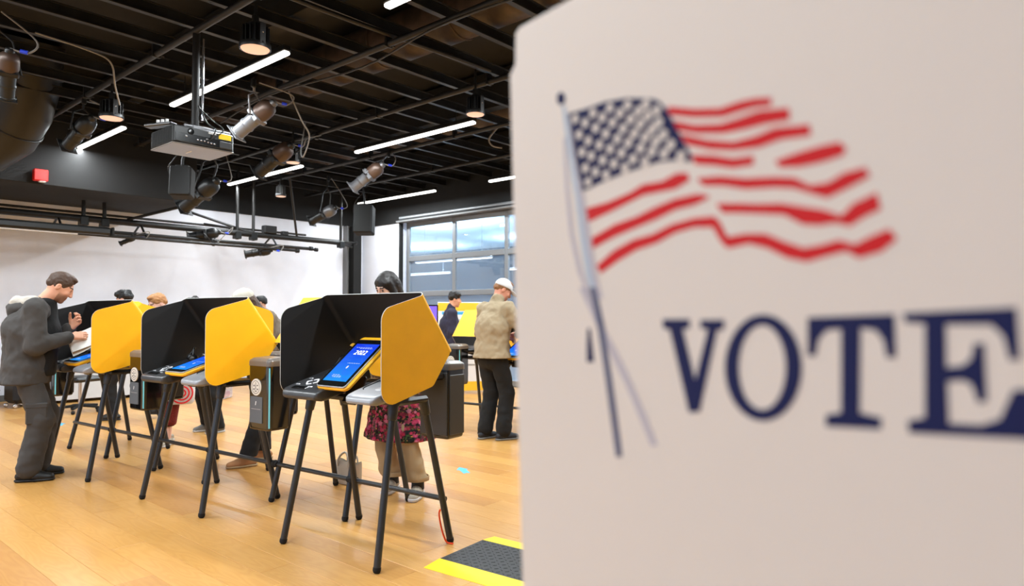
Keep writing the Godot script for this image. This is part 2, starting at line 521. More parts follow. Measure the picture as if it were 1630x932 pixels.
func ceiling_structure() -> void:
	var ce := struct("ceiling", slab(Vector3(X0 - 0.2, DECK, Z0 - 0.2), Vector3(X1 + 0.2, DECK + 0.2, Z1 + 0.2)), M.deck_black)
	obj("soffit", slab(Vector3(X0, 3.2, Z0 + 0.031), Vector3(5.08, DECK, -11.2), 0.006), M.wall_black, ce)
	var beam := Geo.new()
	beam.box(Vector3(0, 0.05, 0), Vector3(X1 - X0 - 0.1, 0.012, 0.06), 0.002)
	beam.box(Vector3(0, -0.05, 0), Vector3(X1 - X0 - 0.1, 0.014, 0.06), 0.002)
	beam.box(Vector3(0, 0, 0), Vector3(X1 - X0 - 0.1, 0.09, 0.016), 0.002)
	var bm := beam.mesh()
	var z := -0.55
	while z > -11.1:
		var o := obj("beam", bm, M.steel_black, ce)
		o.position = Vector3((X0 + X1) / 2, 4.12, z)
		z -= 0.65
	for zz in [-11.6, -12.25, -12.9]:
		var o := obj("beam", slab(Vector3(5.1, 4.07, zz - 0.03), Vector3(X1 - 0.05, 4.17, zz + 0.03), 0.004), M.steel_black, ce)
	# deep girders and deck ribs over the beams
	for x in [0.2, 3.55, 6.9, 9.3]:
		var g := Geo.new()
		g.box(Vector3(x, 4.45, -4.0), Vector3(0.16, 0.5, 18.0), 0.004)
		obj("girder", g, M.deck_black, ce)
	# the pipe grid hung under the beams
	var pg := thing("pipe_grid", "black steel pipe grid clamped under the ceiling beams", "pipe grid")
	for x in [0.0, 1.4, 2.78, 4.12, 5.53, 6.92, 8.3]:
		var zb := -13.1 if x > 5.1 else -11.15
		obj("pipe", rod([Vector3(x, 3.96, 2.0), Vector3(x, 3.96, zb)], 0.031, 12), M.steel_black, pg)
		for k in 5:
			var zc := -3.15 - k * 1.95
			if zc > zb:
				var c := Geo.new()
				c.box(Vector3(x, 3.99, zc), Vector3(0.085, 0.13, 0.03), 0.006)
				c.tube([Vector3(x + 0.03, 3.96, zc), Vector3(x + 0.075, 3.955, zc)], 0.009, 6)
				obj("clamp", c, M.fixture_black, pg)
	# ducts
	duct("round brown-black duct running above the middle of the pipe grid", [Vector3(4.92, 4.47, 3), Vector3(4.92, 4.47, -11.19)], 0.26, M.duct_brown, 1.25)
	duct("round dark duct near the glass garage door, above the pipes", [Vector3(7.65, 4.46, 3), Vector3(7.65, 4.46, -13.1)], 0.24, M.duct_brown, 1.25)
	duct("fat black duct bending at the left beside the soffit", [Vector3(2.42, 4.7, -9.75), Vector3(2.42, 4.25, -9.9), Vector3(2.40, 3.92, -10.12), Vector3(2.32, 3.66, -10.36), Vector3(2.15, 3.5, -10.58), Vector3(1.9, 3.42, -10.72), Vector3(1.5, 3.4, -10.78), Vector3(-1.0, 3.4, -10.78)], 0.34, M.duct_black, 0.7)
	# loose cords strung over the grid
	cord("thin grey cord drooping from the pipe left of the projector", [Vector3(1.9, 4.05, -7.6), Vector3(2.3, 3.98, -7.5), Vector3(2.5, 3.9, -7.45), Vector3(2.6, 3.72, -7.6), Vector3(2.75, 3.62, -7.9)], 0.009, M.cable_grey)
	cord("black cord tied along the second pipe of the grid", [Vector3(4.2, 3.9, -2.5), Vector3(4.05, 3.9, -4.2), Vector3(4.2, 3.88, -5.6), Vector3(4.08, 3.9, -7.2), Vector3(4.2, 3.86, -8.6)], 0.010, M.cable_black)
	cord("pale hooked cable hanging below the far round duct", [Vector3(7.35, 4.1, -6.6), Vector3(7.3, 3.95, -6.72), Vector3(7.35, 3.85, -6.7), Vector3(7.45, 3.82, -6.6)], 0.012, M.cable_grey)
	cord("dark conduit bending across the beams at upper left", [Vector3(2.1, 4.02, -3.9), Vector3(2.2, 4.02, -4.6), Vector3(2.4, 4.02, -5.0), Vector3(3.4, 4.02, -5.06), Vector3(5.4, 4.02, -4.95)], 0.022, M.steel_black)
	cord("black cable looping down between two pipes by the bright spotlight", [Vector3(4.15, 3.9, -6.9), Vector3(4.35, 3.62, -6.95), Vector3(4.55, 3.5, -7.1), Vector3(4.6, 3.3, -7.3), Vector3(4.75, 3.45, -7.6), Vector3(5.0, 3.9, -7.9)], 0.009, M.cable_grey)


func cord(label: String, p: Array, r: float, m: Material) -> void:
	var g := Geo.new()
	g.curve(p, r, 6, 6)
	tag(obj("ceiling_cord", g, m), label, "cable")


func duct(label: String, p: Array, r: float, m: Material, every: float) -> void:
	var t := thing("air_duct", label, "duct")
	var g := Geo.new()
	g.tube(p, r, 24)
	obj("pipe", g, m, t)
	var run := 0.4
	for i in p.size() - 1:
		var a: Vector3 = p[i]
		var b: Vector3 = p[i + 1]
		var l := a.distance_to(b)
		while run < l:
			var c := a.lerp(b, run / l)
			var d := (b - a).normalized()
			obj("seam_ring", ring_shape([[r + 0.002, -0.012], [r + 0.012, -0.012], [r + 0.012, 0.012], [r + 0.002, 0.012]], along(c, d), 24), m, t)
			run += every
		run -= l


func garage_door() -> void:
	var d := struct_node("window_1")
	var x := 9.97
	var zs := [-11.6, -10.15, -8.7, -7.25, -5.8, -4.35]
	var hs := [0.06, 0.86, 1.06, 1.83, 2.60, 3.36]
	for z in zs:
		obj("mullion", slab(Vector3(x - 0.03, 0.01, z - 0.045), Vector3(x + 0.03, 3.41, z + 0.045), 0.005), M.alu, d)
	for k in hs.size():
		if k == 1:
			continue
		for i in 5:
			obj("rail", slab(Vector3(x - 0.035, hs[k] - 0.055, zs[i] + 0.046), Vector3(x + 0.035, hs[k] + 0.055, zs[i + 1] - 0.046), 0.006), M.alu, d)
	for k in [[0.115, 1.005], [1.115, 1.775], [1.885, 2.545], [2.655, 3.305]]:
		for i in 5:
			obj("pane", slab(Vector3(x - 0.004, k[0], zs[i] + 0.046), Vector3(x + 0.004, k[1], zs[i + 1] - 0.046)), M.glass, d)
	# tracks and torsion shaft
	obj("track", slab(Vector3(9.80, 0.01, -11.74), Vector3(9.89, 3.41, -11.69), 0.004), M.wall_black, d)
	obj("track", slab(Vector3(9.80, 0.01, -4.25), Vector3(9.89, 3.41, -4.20), 0.004), M.wall_black, d)
	obj("shaft", rod([Vector3(9.80, 3.50, -11.7), Vector3(9.80, 3.50, -4.2)], 0.035, 12), M.alu, d)
	obj("head_rail", slab(Vector3(9.72, 3.40, -11.75), Vector3(9.87, 3.44, -4.2), 0.004), M.column_grey, d)


func lobby() -> void:
	# the neighbouring room seen through the glass
	struct("floor_001", slab(Vector3(10.1, -0.3, -16.0), Vector3(18.2, -0.01, -2.0)), M.lobby_floor)
	struct("ceiling_001", slab(Vector3(10.1, 3.62, -22.0), Vector3(18.2, 3.8, -2.0)), M.lobby_white)
	struct("wall_lobby", slab(Vector3(17.0, -0.01, -22.0), Vector3(17.2, 3.62, -2.0)), M.lobby_slate)
	struct("wall_lobby_far", slab(Vector3(10.1, -0.3, -22.2), Vector3(17.2, 3.62, -22.0)), M.lobby_slate)
	struct("wall_lobby_near", slab(Vector3(10.1, -0.3, -2.2), Vector3(17.2, 3.62, -2.0)), M.lobby_slate)
	for p in [Vector3(13.6, 3.60, -13.4), Vector3(14.8, 3.60, -11.6), Vector3(13.0, 3.60, -10.0), Vector3(15.4, 3.60, -15.4)]:
		var t := thing("recessed_downlight", "round recessed downlight in the lobby ceiling behind the glass door", "light", Transform3D(Basis(), p), "lobby downlights")
		obj("ring", ring_shape([[0.07, 0.019], [0.11, 0.019], [0.11, 0.005], [0.07, 0.0]], Transform3D(), 18), M.white, t)
		obj("lamp", turned_shape([[0.001, 0.0185], [0.068, 0.0185], [0.068, 0.008], [0.001, 0.008]], Transform3D(), 18), M.lobby_led, t)
	var k := 0
	for x in [11.7, 15.2]:
		for z in [-17.0, -12.0, -7.0]:
			var t := thing("added_lobby_strip", "added hanging strip light brightening the lobby ceiling, %s row, %s" % [["glass-side", "rear"][k / 3], ["farthest along", "in the middle", "nearest along"][k % 3]], "light", Transform3D(Basis(), Vector3(x, 2.7, z)))
			k += 1
			obj("housing", bx(Vector3(0, 0.02, 0), Vector3(0.14, 0.038, 2.6)), M.white, t)
			obj("diffuser", bx(Vector3(0, -0.004, 0), Vector3(0.11, 0.012, 2.56), 0.003), M.lobby_led, t)
			obj("diffuser", bx(Vector3(0, 0.042, 0), Vector3(0.11, 0.006, 2.56), 0.002), M.lobby_led, t)
			area_light(Vector3(x, 2.65, z), Vector2(0.11, 2.5), Color(0.72, 0.87, 1.0), 3.5)
			area_light(Vector3(x, 2.75, z), Vector2(0.11, 2.5), Color(0.72, 0.87, 1.0), 11.0, true)  # upward lamp added to brighten the lobby ceiling, in place of daylight
			for s in [-1.0, 1.0]:
				obj("hanger_wire", rod([Vector3(0, 0.04, s), Vector3(0, 0.92, s)], 0.004, 6), M.alu, t)


func area_light(p: Vector3, size: Vector2, col: Color, energy: float, upward := false) -> void:
	var l := AreaLight3D.new()
	l.name = numbered("area_light")
	l.area_size = size
	l.light_color = col
	l.light_energy = energy
	l.area_range = 40.0
	l.area_attenuation = 2.0
	l.shadow_enabled = true
	add_child(l)
	l.transform = Transform3D(Basis(Vector3(1, 0, 0), Vector3(0, 0, 1), Vector3(0, -1, 0)) if upward else Basis(Vector3(1, 0, 0), Vector3(0, 0, -1), Vector3(0, 1, 0)), p)


func linear_lights() -> void:
	var k := 0
	var names := {
		"3.38 1": "slim LED bar light at the top edge of the picture, left of centre", "3.38 2": "longest bright LED bar, above the projector", "3.38 3": "LED bar at far left over the fat black duct",
		"6.17 2": "LED bar in the middle of the ceiling, left of the cardboard booth", "6.17 3": "LED bar over the wall pipes, right of the projector",
		"9.12 2": "LED bar partly hidden behind the cardboard booth near the glass", "9.12 3": "farthest LED bar, beside the loudspeaker by the corner"}
	for x in [-2.3, 0.55, 3.38, 6.17, 9.12]:
		for i in [1, 2, 3]:
			var sh := 0.0 if x < 6 else 0.28
			var za: float = -(-2.15 + 3.9 * i + sh)
			var zc := za - 1.23
			var key := "%s %d" % [String.num(x, 2), i]
			var label: String = names.get(key, "slim LED bar light outside the picture over the hall")
			var t := thing("linear_light", label, "light", Transform3D(Basis(), Vector3(x, 3.8, zc)), "LED bars in rows under the ceiling")
			obj("housing", bx(Vector3(0, 0.045, 0), Vector3(0.075, 0.055, 2.47), 0.006), M.fixture_black, t)
			obj("diffuser", bx(Vector3(0, 0.0, 0), Vector3(0.07, 0.034, 2.46), 0.012), M.led, t)
			for s in [-0.9, 0.9]:
				obj("hanger_wire", rod([Vector3(0, 0.07, s), Vector3(0, 0.27, s)], 0.004, 6), M.cable_black, t)
			area_light(Vector3(x, 3.775, zc), Vector2(0.07, 2.44), Color(0.955, 0.985, 1.0), 9.8)
			k += 1


# ---------------------------------------------------------------- voting stations
# local axes: x to the voter's right, y up, -z away from the voter
var station_parts := {}

func sheet_meshes() -> ArrayMesh:
	# privacy screen: one folded sheet, yellow outside and black inside
	var w := 0.44
	var th := 0.005
	var rad := 0.035
	var v2 := Vector2(0.039, 1.508)
	var v3 := Vector2(0.294, 1.171)
	var s := (v3 - v2).normalized()
	var nb := Vector2(-s.y, s.x)
	var a2 := v2 - nb * rad
	var a3 := v3 - nb * rad
	var poly := rounded([Vector2(-0.296, 0.868), Vector2(-0.298, 1.405), a2, a3, Vector2(0.115, 0.962)], [0.085, 0.085, 0.0, 0.018, 0.05], 7)
	var outer := Geo.new()
	var inner := Geo.new()
	var edge := Geo.new()
	var p3 := func(a: float, q: Vector2) -> Vector3: return Vector3(a, q.y, -q.x)
	var idx := Geometry2D.triangulate_polygon(poly)
	for sd in [-1.0, 1.0]:
		for t in range(0, idx.size(), 3):
			var o := []
			var n := []
			for e in 3:
				o.append(p3.call(sd * w, poly[idx[t + e]]))
				n.append(p3.call(sd * (w - th), poly[idx[t + e]]))
			outer.face(o, Vector3(sd, 0, 0))
			inner.face(n, Vector3(-sd, 0, 0))
		var cen := Vector2(0, 1.15)
		for i in poly.size():
			var q0 := poly[i]
			var q1 := poly[(i + 1) % poly.size()]
			if (q0 - a2).length() < 0.001 and (q1 - a2).length() > 0.1:
				continue
			var e := q1 - q0
			var en := Vector2(e.y, -e.x)
			if en.dot((q0 + q1) / 2 - cen) < 0:
				en = -en
			edge.face([p3.call(sd * w, q0), p3.call(sd * w, q1), p3.call(sd * (w - th), q1), p3.call(sd * (w - th), q0)], p3.call(0.0, en))
		# rounded fold
		for k in 6:
			var t0 := PI / 2 * k / 6.0
			var t1 := PI / 2 * (k + 1) / 6.0
			for part in 2:
				var r: float = rad if part == 0 else rad - th
				var f := func(t: float, v: Vector2) -> Vector3: return p3.call(sd * (w - rad + r * cos(t)), v - nb * rad + nb * r * sin(t))
				var nrm := func(t: float) -> Vector3: return Vector3(sd * cos(t), nb.y * sin(t), -nb.x * sin(t)) * (1.0 if part == 0 else -1.0)
				var g := outer if part == 0 else inner
				var a: Vector3 = f.call(t0, v2)
				var b: Vector3 = f.call(t1, v2)
				var c: Vector3 = f.call(t1, v3)
				var d: Vector3 = f.call(t0, v3)
				var n0: Vector3 = nrm.call(t0)
				var n1: Vector3 = nrm.call(t1)
				if (b - a).cross(c - a).dot(n0) > 0:
					g.tri(a, b, c, n0, n1, n1)
					g.tri(a, c, d, n0, n1, n0)
				else:
					g.tri(a, c, b, n0, n1, n1)
					g.tri(a, d, c, n0, n0, n1)
				if part == 0:
					for v in [v2, v3]:
						var i0 := func(t: float) -> Vector3: return p3.call(sd * (w - rad + (rad - th) * cos(t)), v - nb * rad + nb * (rad - th) * sin(t))
						edge.face([f.call(t0, v), f.call(t1, v), i0.call(t1), i0.call(t0)], p3.call(0.0, -s if v == v2 else s))
	var ww := w - rad
	outer.face([p3.call(-ww, v2), p3.call(ww, v2), p3.call(ww, v3), p3.call(-ww, v3)], p3.call(0.0, nb))
	inner.face([p3.call(-ww, v2 - nb * th), p3.call(ww, v2 - nb * th), p3.call(ww, v3 - nb * th), p3.call(-ww, v3 - nb * th)], p3.call(0.0, -nb))
	for v in [v2, v3]:
		edge.face([p3.call(-ww, v), p3.call(ww, v), p3.call(ww, v - nb * th), p3.call(-ww, v - nb * th)], p3.call(0.0, -s if v == v2 else s))
	var m := outer.mesh()
	inner.mesh(m)
	edge.mesh(m)
	m.surface_set_material(0, M.yellow_sheet)
	m.surface_set_material(1, M.black_sheet)
	m.surface_set_material(2, M.sheet_edge)
	return m


func tray_geo(x0: float, x1: float, front: float, back: float, h: float, thick: float) -> Geo:
	# a shelf with a fat rounded nose, lofted from front (+z) to back
	var g := Geo.new()
	var prof := [[front, 0.004, 0.30], [front - 0.006, 0.42, 0.42], [front - 0.018, 0.75, 0.62], [front - 0.04, 0.95, 0.85], [front - 0.08, 1.0, 1.0], [front - 0.2, 1.0, 1.0], [(front + back) / 2, 1.0, 0.9], [back, 1.0, 0.8]]
	var rings := []
	for q in prof:
		var up: float = h - thick * 0.42 + thick * 0.42 * q[1]
		var dn: float = h - thick * 0.42 - thick * 0.58 * q[2]
		var inset: float = 0.03 * (1.0 - q[1]) 
		var poly := rounded([Vector2(x0 + inset, dn), Vector2(x1 - inset, dn), Vector2(x1 - inset, up), Vector2(x0 + inset, up)], [minf(0.02, (up - dn) * 0.45), minf(0.02, (up - dn) * 0.45), minf(0.012, (up - dn) * 0.45), minf(0.012, (up - dn) * 0.45)], 4)
		var ring := PackedVector3Array()
		for p in poly:
			ring.append(Vector3(p.x, p.y, q[0]))
		rings.append(ring)
	g.loft(rings)
	return g


func make_station() -> void:
	var S := station_parts
	S.screen = sheet_meshes()
	S.left_tray = tray_geo(-0.385, -0.045, 0.34, -0.08, 0.935, 0.075).mesh()
	S.right_tray = tray_geo(0.185, 0.425, 0.345, -0.08, 0.935, 0.06).mesh()
	S.support = bx(Vector3(0, 0.885, 0.0), Vector3(0.80, 0.04, 0.26), 0.015).mesh()
	var pts := [[Vector3(-0.405, 0.0, 0.29), Vector3(-0.355, 0.885, 0.12)], [Vector3(0.405, 0.0, 0.29), Vector3(0.355, 0.885, 0.12)], [Vector3(-0.405, 0.0, -0.315), Vector3(-0.355, 0.885, -0.12)], [Vector3(0.405, 0.0, -0.315), Vector3(0.355, 0.885, -0.12)]]
	S.legs = []
	S.feet = []
	S.collars = []
	for p in pts:
		var d: Vector3 = (p[1] - p[0]).normalized()
		S.legs.append(rod([p[0] + d * 0.03, p[1]], 0.0205, 14).mesh())
		S.feet.append(turned_shape([[0.012, 0.0], [0.018, 0.004], [0.0225, 0.014], [0.0225, 0.03]], along(p[0], d), 14).mesh())
		S.collars.append(turned_shape([[0.0205, 0.0], [0.027, 0.006], [0.03, 0.05], [0.03, 0.09]], along(p[1] - d * 0.1, d), 14).mesh())
	# buttons on the left tray
	var arr := Geo.new()
	for k in 4:
		var a := PI / 2 * k
		var d := Vector2(cos(a), sin(a))
		var e := Vector2(-d.y, d.x)
		var c := Vector2(-0.255, 0.19) + d * 0.035
		var poly := PackedVector2Array([c + d * 0.016, c + e * 0.024 - d * 0.004, c + e * 0.018 - d * 0.012, c + d * 0.002, c - e * 0.018 - d * 0.012, c - e * 0.024 - d * 0.004])
		arr.extrude(poly, -0.9385, -0.930, Transform3D(Basis(Vector3(1, 0, 0), Vector3(0, 0, 1), Vector3(0, -1, 0)), Vector3.ZERO))
	S.arrows = arr.mesh()
	S.select = turned_shape([[0.001, 0.937], [0.017, 0.937], [0.019, 0.934], [0.019, 0.93]], Transform3D(Basis(), Vector3(-0.165, 0.004, 0.19)), 18).mesh()
	S.keys = []
	for q in [[-0.33, 0.14], [-0.18, 0.11], [-0.33, 0.24], [-0.19, 0.265]]:
		S.keys.append(bx(Vector3(q[0], 0.9365, q[1]), Vector3(0.035, 0.006, 0.012), 0.002).mesh())
	S.pocket = bx(Vector3(-0.255, 0.9365, 0.285), Vector3(0.13, 0.005, 0.035), 0.002).mesh()
	var hp := Geo.new()
	hp.ball(Vector3(-0.16, 0.965, 0.02), Vector3(0.035, 0.03, 0.035), 12, 7)
	hp.ball(Vector3(-0.26, 0.962, -0.02), Vector3(0.035, 0.028, 0.035), 12, 7)
	hp.curve([Vector3(-0.16, 0.985, 0.02), Vector3(-0.19, 1.03, -0.02), Vector3(-0.24, 1.02, -0.05), Vector3(-0.26, 0.985, -0.02)], 0.008, 6)
	S.headphones = hp.mesh()
	S.slot = bx(Vector3(0.31, 0.9362, 0.10), Vector3(0.15, 0.006, 0.008), 0.002).mesh()
	S.dimple = turned_shape([[0.001, 0.9375], [0.022, 0.9375], [0.028, 0.935], [0.028, 0.93]], Transform3D(Basis(), Vector3(0.335, 0, 0.2)), 18).mesh()
	var rc := Geo.new()
	rc.curve([Vector3(0.235, 0.9375, 0.23), Vector3(0.215, 0.9375, 0.20), Vector3(0.225, 0.9375, 0.08), Vector3(0.225, 0.9375, -0.1)], 0.0035, 6)
	S.groove = rc.mesh()
	# tablet, in its own frame: x right, y up the screen, z out of the glass
	S.case = plate(rect2(0.276, 0.462, 0.04), -0.036, -0.008, Transform3D(Basis(), Vector3(0, 0.017, 0)), 0.009).mesh()
	S.rim = plate(rect2(0.252, 0.42, 0.024), -0.010, 0.0, Transform3D(), 0.003).mesh()
	S.glass = plate(rect2(0.243, 0.411, 0.02), -0.004, 0.0012, Transform3D(), 0.0008).mesh()
	var sc := Geo.new()
	var z := 0.0018
	for q in [[[-0.1, -0.165], [0.1, -0.165], [0.1, 0.165]], [[-0.1, -0.165], [0.1, 0.165], [-0.1, 0.165]]]:
		sc.tri(Vector3(q[0][0], q[0][1], z), Vector3(q[1][0], q[1][1], z), Vector3(q[2][0], q[2][1], z))
	for p in sc.v:
		sc.uv.append(Vector2((p.x + 0.1) / 0.2, (0.165 - p.y) / 0.33))
	S.picture = sc.mesh()
	var tm := TextMesh.new()
	tm.text = "2022"
	var ft := SystemFont.new()
	ft.font_names = PackedStringArray(["Droid Sans"])
	ft.font_weight = 500
	ft.font_italic = true
	tm.font = ft
	tm.font_size = 32
	tm.pixel_size = 0.0015
	tm.depth = 0.0006
	S.year = tm
	S.neck = bx(Vector3(0, 0, 0), Vector3(0.12, 0.18, 0.03), 0.01).mesh()
	# ballot box: x right, y up, outer face at +z
	var bp := rounded([Vector2(-0.125, -0.085), Vector2(0.125, -0.085), Vector2(0.125, 0.085), Vector2(-0.125, 0.085)], [0.015, 0.015, 0.035, 0.035], 6)
	var up := Transform3D(Basis(Vector3(1, 0, 0), Vector3(0, 0, 1), Vector3(0, -1, 0)), Vector3.ZERO)
	var bg := Geo.new()
	var rings := []
	for q in [[0.0, 0.80], [0.006, 0.93], [0.02, 0.97], [0.44, 1.0]]:
		var ring := PackedVector3Array()
		for p in bp:
			ring.append(Vector3(p.x * q[1], q[0], p.y * q[1]))
		rings.append(ring)
	bg.loft(rings)
	S.box_body = bg.mesh()
	bg = Geo.new()
	rings = []
	for q in [[0.44, 1.0], [0.44, 1.03], [0.475, 1.03], [0.485, 1.0], [0.50, 0.80]]:
		var ring := PackedVector3Array()
		for p in bp:
			ring.append(Vector3(p.x * q[1], q[0] + 0.02 * (p.y + 0.085) * -2.0 * (1.0 if q[0] > 0.45 else 0.0), p.y * q[1]))
		rings.append(ring)
	bg.loft(rings)
	S.box_lid = bg.mesh()
	S.box_side = bx(Vector3(-0.129, 0.22, -0.01), Vector3(0.010, 0.38, 0.14), 0.004).mesh()
	S.box_back = bx(Vector3(0, 0.225, -0.086), Vector3(0.23, 0.40, 0.010), 0.004).mesh()
	S.box_label = plate(rounded([Vector2(-0.095, 0.05), Vector2(0.05, 0.05), Vector2(0.05, 0.23), Vector2(-0.085, 0.23)], [0.008, 0.008, 0.008, 0.008]), 0.080, 0.0875, Transform3D(), 0.001).mesh()
	S.box_teal_edge = bx(Vector3(0.1125, 0.225, 0.0735), Vector3(0.011, 0.41, 0.006), 0.002, Basis(Vector3.UP, PI / 4)).mesh()  # thin teal bar set along one outer corner of the box
	S.box_mark = bx(Vector3(-0.022, 0.185, 0.088), Vector3(0.008, 0.028, 0.002), 0.0008, Basis(Vector3(0, 0, 1), -0.25)).mesh()
	S.box_line = bx(Vector3(-0.02, 0.145, 0.088), Vector3(0.105, 0.004, 0.002), 0.0008).mesh()
	var face := Transform3D(Basis(Vector3(1, 0, 0), Vector3(0, 0, 1), Vector3(0, -1, 0)), Vector3(-0.02, 0.295, 0.086))
	S.seal = turned_shape([[0.001, 0.004], [0.057, 0.004], [0.058, 0.002], [0.058, -0.004]], face, 28).mesh()
	S.seal_ring = ring_shape([[0.042, 0.0045], [0.0425, 0.0052], [0.045, 0.0052], [0.0455, 0.0045]], face, 28).mesh()
	var em := Geo.new()
	for p in [[-0.02, 0.010, 0.010, 0.012], [0.02, 0.012, 0.010, 0.009], [0.0, 0.002, 0.006, 0.036], [-0.02, -0.014, 0.012, 0.010], [0.02, -0.014, 0.012, 0.009], [0.0, -0.027, 0.026, 0.005], [0.0, 0.028, 0.016, 0.004]]:
		em.box(Vector3(-0.02 + p[0], 0.295 + p[1], 0.0905), Vector3(p[2], p[3], 0.0016), 0.0006)
	S.emblem = em.mesh()


func station(label: String, box_label: String, at: Vector3, back: bool, tilt: float, drop := 0.0) -> void:
	var S := station_parts
	var xf := turned(ROW_TURN + (180.0 if back else 0.0), at)
	var t := thing("voting_station", label, "voting booth", xf, "voting stations in two rows")
	var hi := Vector3(0, -drop, 0)
	var mi := func(parent: Node, called: String, key: Variant, m: Material, off := Vector3.ZERO) -> MeshInstance3D:
		var o := obj(called, S[key] if key is String else key, m, parent)
		o.position = off
		return o
	var ps: MeshInstance3D = mi.call(t, "privacy_screen", "screen", null, hi)
	ps.set_meta("label", "folded privacy screen, yellow outside and black inside")
	mi.call(t, "frame", "support", M.tray_black, hi)
	for k in 4:
		var lg: MeshInstance3D = mi.call(t, "leg", S.legs[k], M.leg_grey)
		mi.call(lg, "foot", S.feet[k], M.rubber)
		mi.call(lg, "collar", S.collars[k], M.leg_grey)
		if drop > 0:
			lg.scale = Vector3(1, (0.885 - drop) / 0.885, 1)
	# both trays rise towards the back
	var pivot := Vector3(0, 0.925, 0.33)
	var rise := Basis(Vector3.RIGHT, deg_to_rad(15.0))
	var slope := Transform3D(rise, pivot - rise * pivot + hi)
	var lt: MeshInstance3D = mi.call(t, "control_tray", "left_tray", M.tray_dark, hi)
	lt.transform = slope
	mi.call(lt, "arrow_buttons", "arrows", M.white)
	mi.call(lt, "select_button", "select", M.case_yellow)
	for k in S.keys:
		mi.call(lt, "key", k, M.trim_silver)
	mi.call(lt, "pocket", "pocket", M.bezel)
	mi.call(lt, "headphones", "headphones", M.tray_black)
	var rt: MeshInstance3D = mi.call(t, "printer_tray", "right_tray", M.tray_silver, hi)
	rt.transform = slope
	mi.call(rt, "slot", "slot", M.bezel)
	mi.call(rt, "thumb_dimple", "dimple", M.trim_silver)
	mi.call(rt, "cable", "groove", M.cable_black)
	var tb := Node3D.new()
	tb.name = "tablet"
	t.add_child(tb)
	var a := deg_to_rad(tilt)
	var up := Vector3(0, sin(a), -cos(a))
	tb.transform = Transform3D(Basis(Vector3(1, 0, 0), up, Vector3(1, 0, 0).cross(up)), Vector3(0.008, 0.972, 0.285) + hi + up * 0.205)
	tb.set_meta("label", "portrait touchscreen in a yellow case")
	mi.call(tb, "case", "case", M.case_yellow)
	mi.call(tb, "rim", "rim", M.trim_silver)
	mi.call(tb, "bezel", "glass", M.bezel)
	mi.call(tb, "screen", "picture", M.screen_picture)
	mi.call(tb, "lettering", "year", M.screen_text, Vector3(0.005, 0.084, 0.0022))
	var nk: MeshInstance3D = mi.call(t, "neck", "neck", M.tray_black)
	nk.position = Vector3(0.008, 0.93, 0.10) + hi
	nk.rotation.x = -0.5
	# the ballot box hung behind the right tray
	var bo := thing("ballot_box", box_label, "ballot box", xf * turned(180.0, Vector3(0.165, 0.585 - drop, -0.51)), "ballot boxes behind the stations")
	mi.call(bo, "body", "box_body", M.box_gloss)
	mi.call(bo, "lid", "box_lid", M.box_lid)
	mi.call(bo, "side_panel", "box_side", M.box_grey)
	mi.call(bo, "back_panel", "box_back", M.box_grey)
	var lb: MeshInstance3D = mi.call(bo, "label_plate", "box_label", M.label_grey)
	mi.call(lb, "mark", "box_mark", M.white)
	mi.call(lb, "line", "box_line", M.trim_silver)
	mi.call(bo, "teal_edge", "box_teal_edge", M.edge_teal)
	var se: MeshInstance3D = mi.call(bo, "seal", "seal", M.seal)
	mi.call(se, "seal_ring", "seal_ring", M.ink_black)
	mi.call(se, "emblem", "emblem", M.ink_black)
	bo.set_meta("label", box_label)
	# arm that carries the box
	obj("box_arm", bx(Vector3(0.165, 0.99 - drop, -0.30), Vector3(0.2, 0.05, 0.24), 0.012), M.tray_black, t)


func stations() -> void:
	make_station()
	var a := Vector3(2.578, 0, -3.383)
	station("nearest voting station, its tall yellow side turned to the camera, tablet reading 2022", "black ballot box hanging behind the nearest station, beside the orange cable", a, false, 37.5)
	station("second voting station from the camera in the front row, middle of the three", "black ballot box mostly hidden behind the second station of the front row", a + BAY * 2, false, 17.0)
	station("third voting station of the front row, next to the man in the grey hoodie", "black ballot box behind the leftmost front station", a + BAY * 4, false, 15.0)
	station("voting station seen from behind, between nearest and second, used by woman in rose-print dress", "glossy ballot box with round seal, between the two nearest stations", a + BAY + ACROSS * 0.54, true, 25.0)
	station("station facing away behind the second one, used by the person in the cream beanie", "black ballot box under the black screen of the second station", a + BAY * 3 + ACROSS * 0.54, true, 25.0)
	station("station facing away behind the leftmost one, with only yellow edges showing", "black ballot box beside the grey-hooded man's station legs", a + BAY * 5 + ACROSS * 0.54, true, 25.0)
	var e := Vector3(6.066, 0, -5.06)
	station("station of the far row used by the man in the tan jacket", "black ballot box in the far row beyond the tan-jacketed man", e, false, 25.0, 0.07)
	station("station of the far row seen from behind, pale yellow slope left of the tan jacket", "dark ballot box under the pale yellow screen of the far row", e + BAY + ACROSS * 0.54, true, 25.0, 0.07)
	tie_rail("long grey rail tying the front row of stations together", a - BAY * 0.5 + ACROSS * 0.27, 6, 0.27)
	tie_rail("grey rail tying the far row of stations together", e - BAY * 0.5 + ACROSS * 0.27, 2, 0.25)
	# orange cord at the nearest station's rear leg
	var g := Geo.new()
	var f := turned(ROW_TURN, a)
	g.curve([f * Vector3(0.382, 0.21, -0.245), f * Vector3(0.371, 0.18, -0.247), f * Vector3(0.374, 0.10, -0.263), f * Vector3(0.384, 0.04, -0.278), f * Vector3(0.40, 0.008, -0.288), f * Vector3(0.44, 0.006, -0.295)], 0.0055, 6)
	tag(obj("power_cord", g, M.orange), "orange cord running down the nearest station's rear leg", "cable")


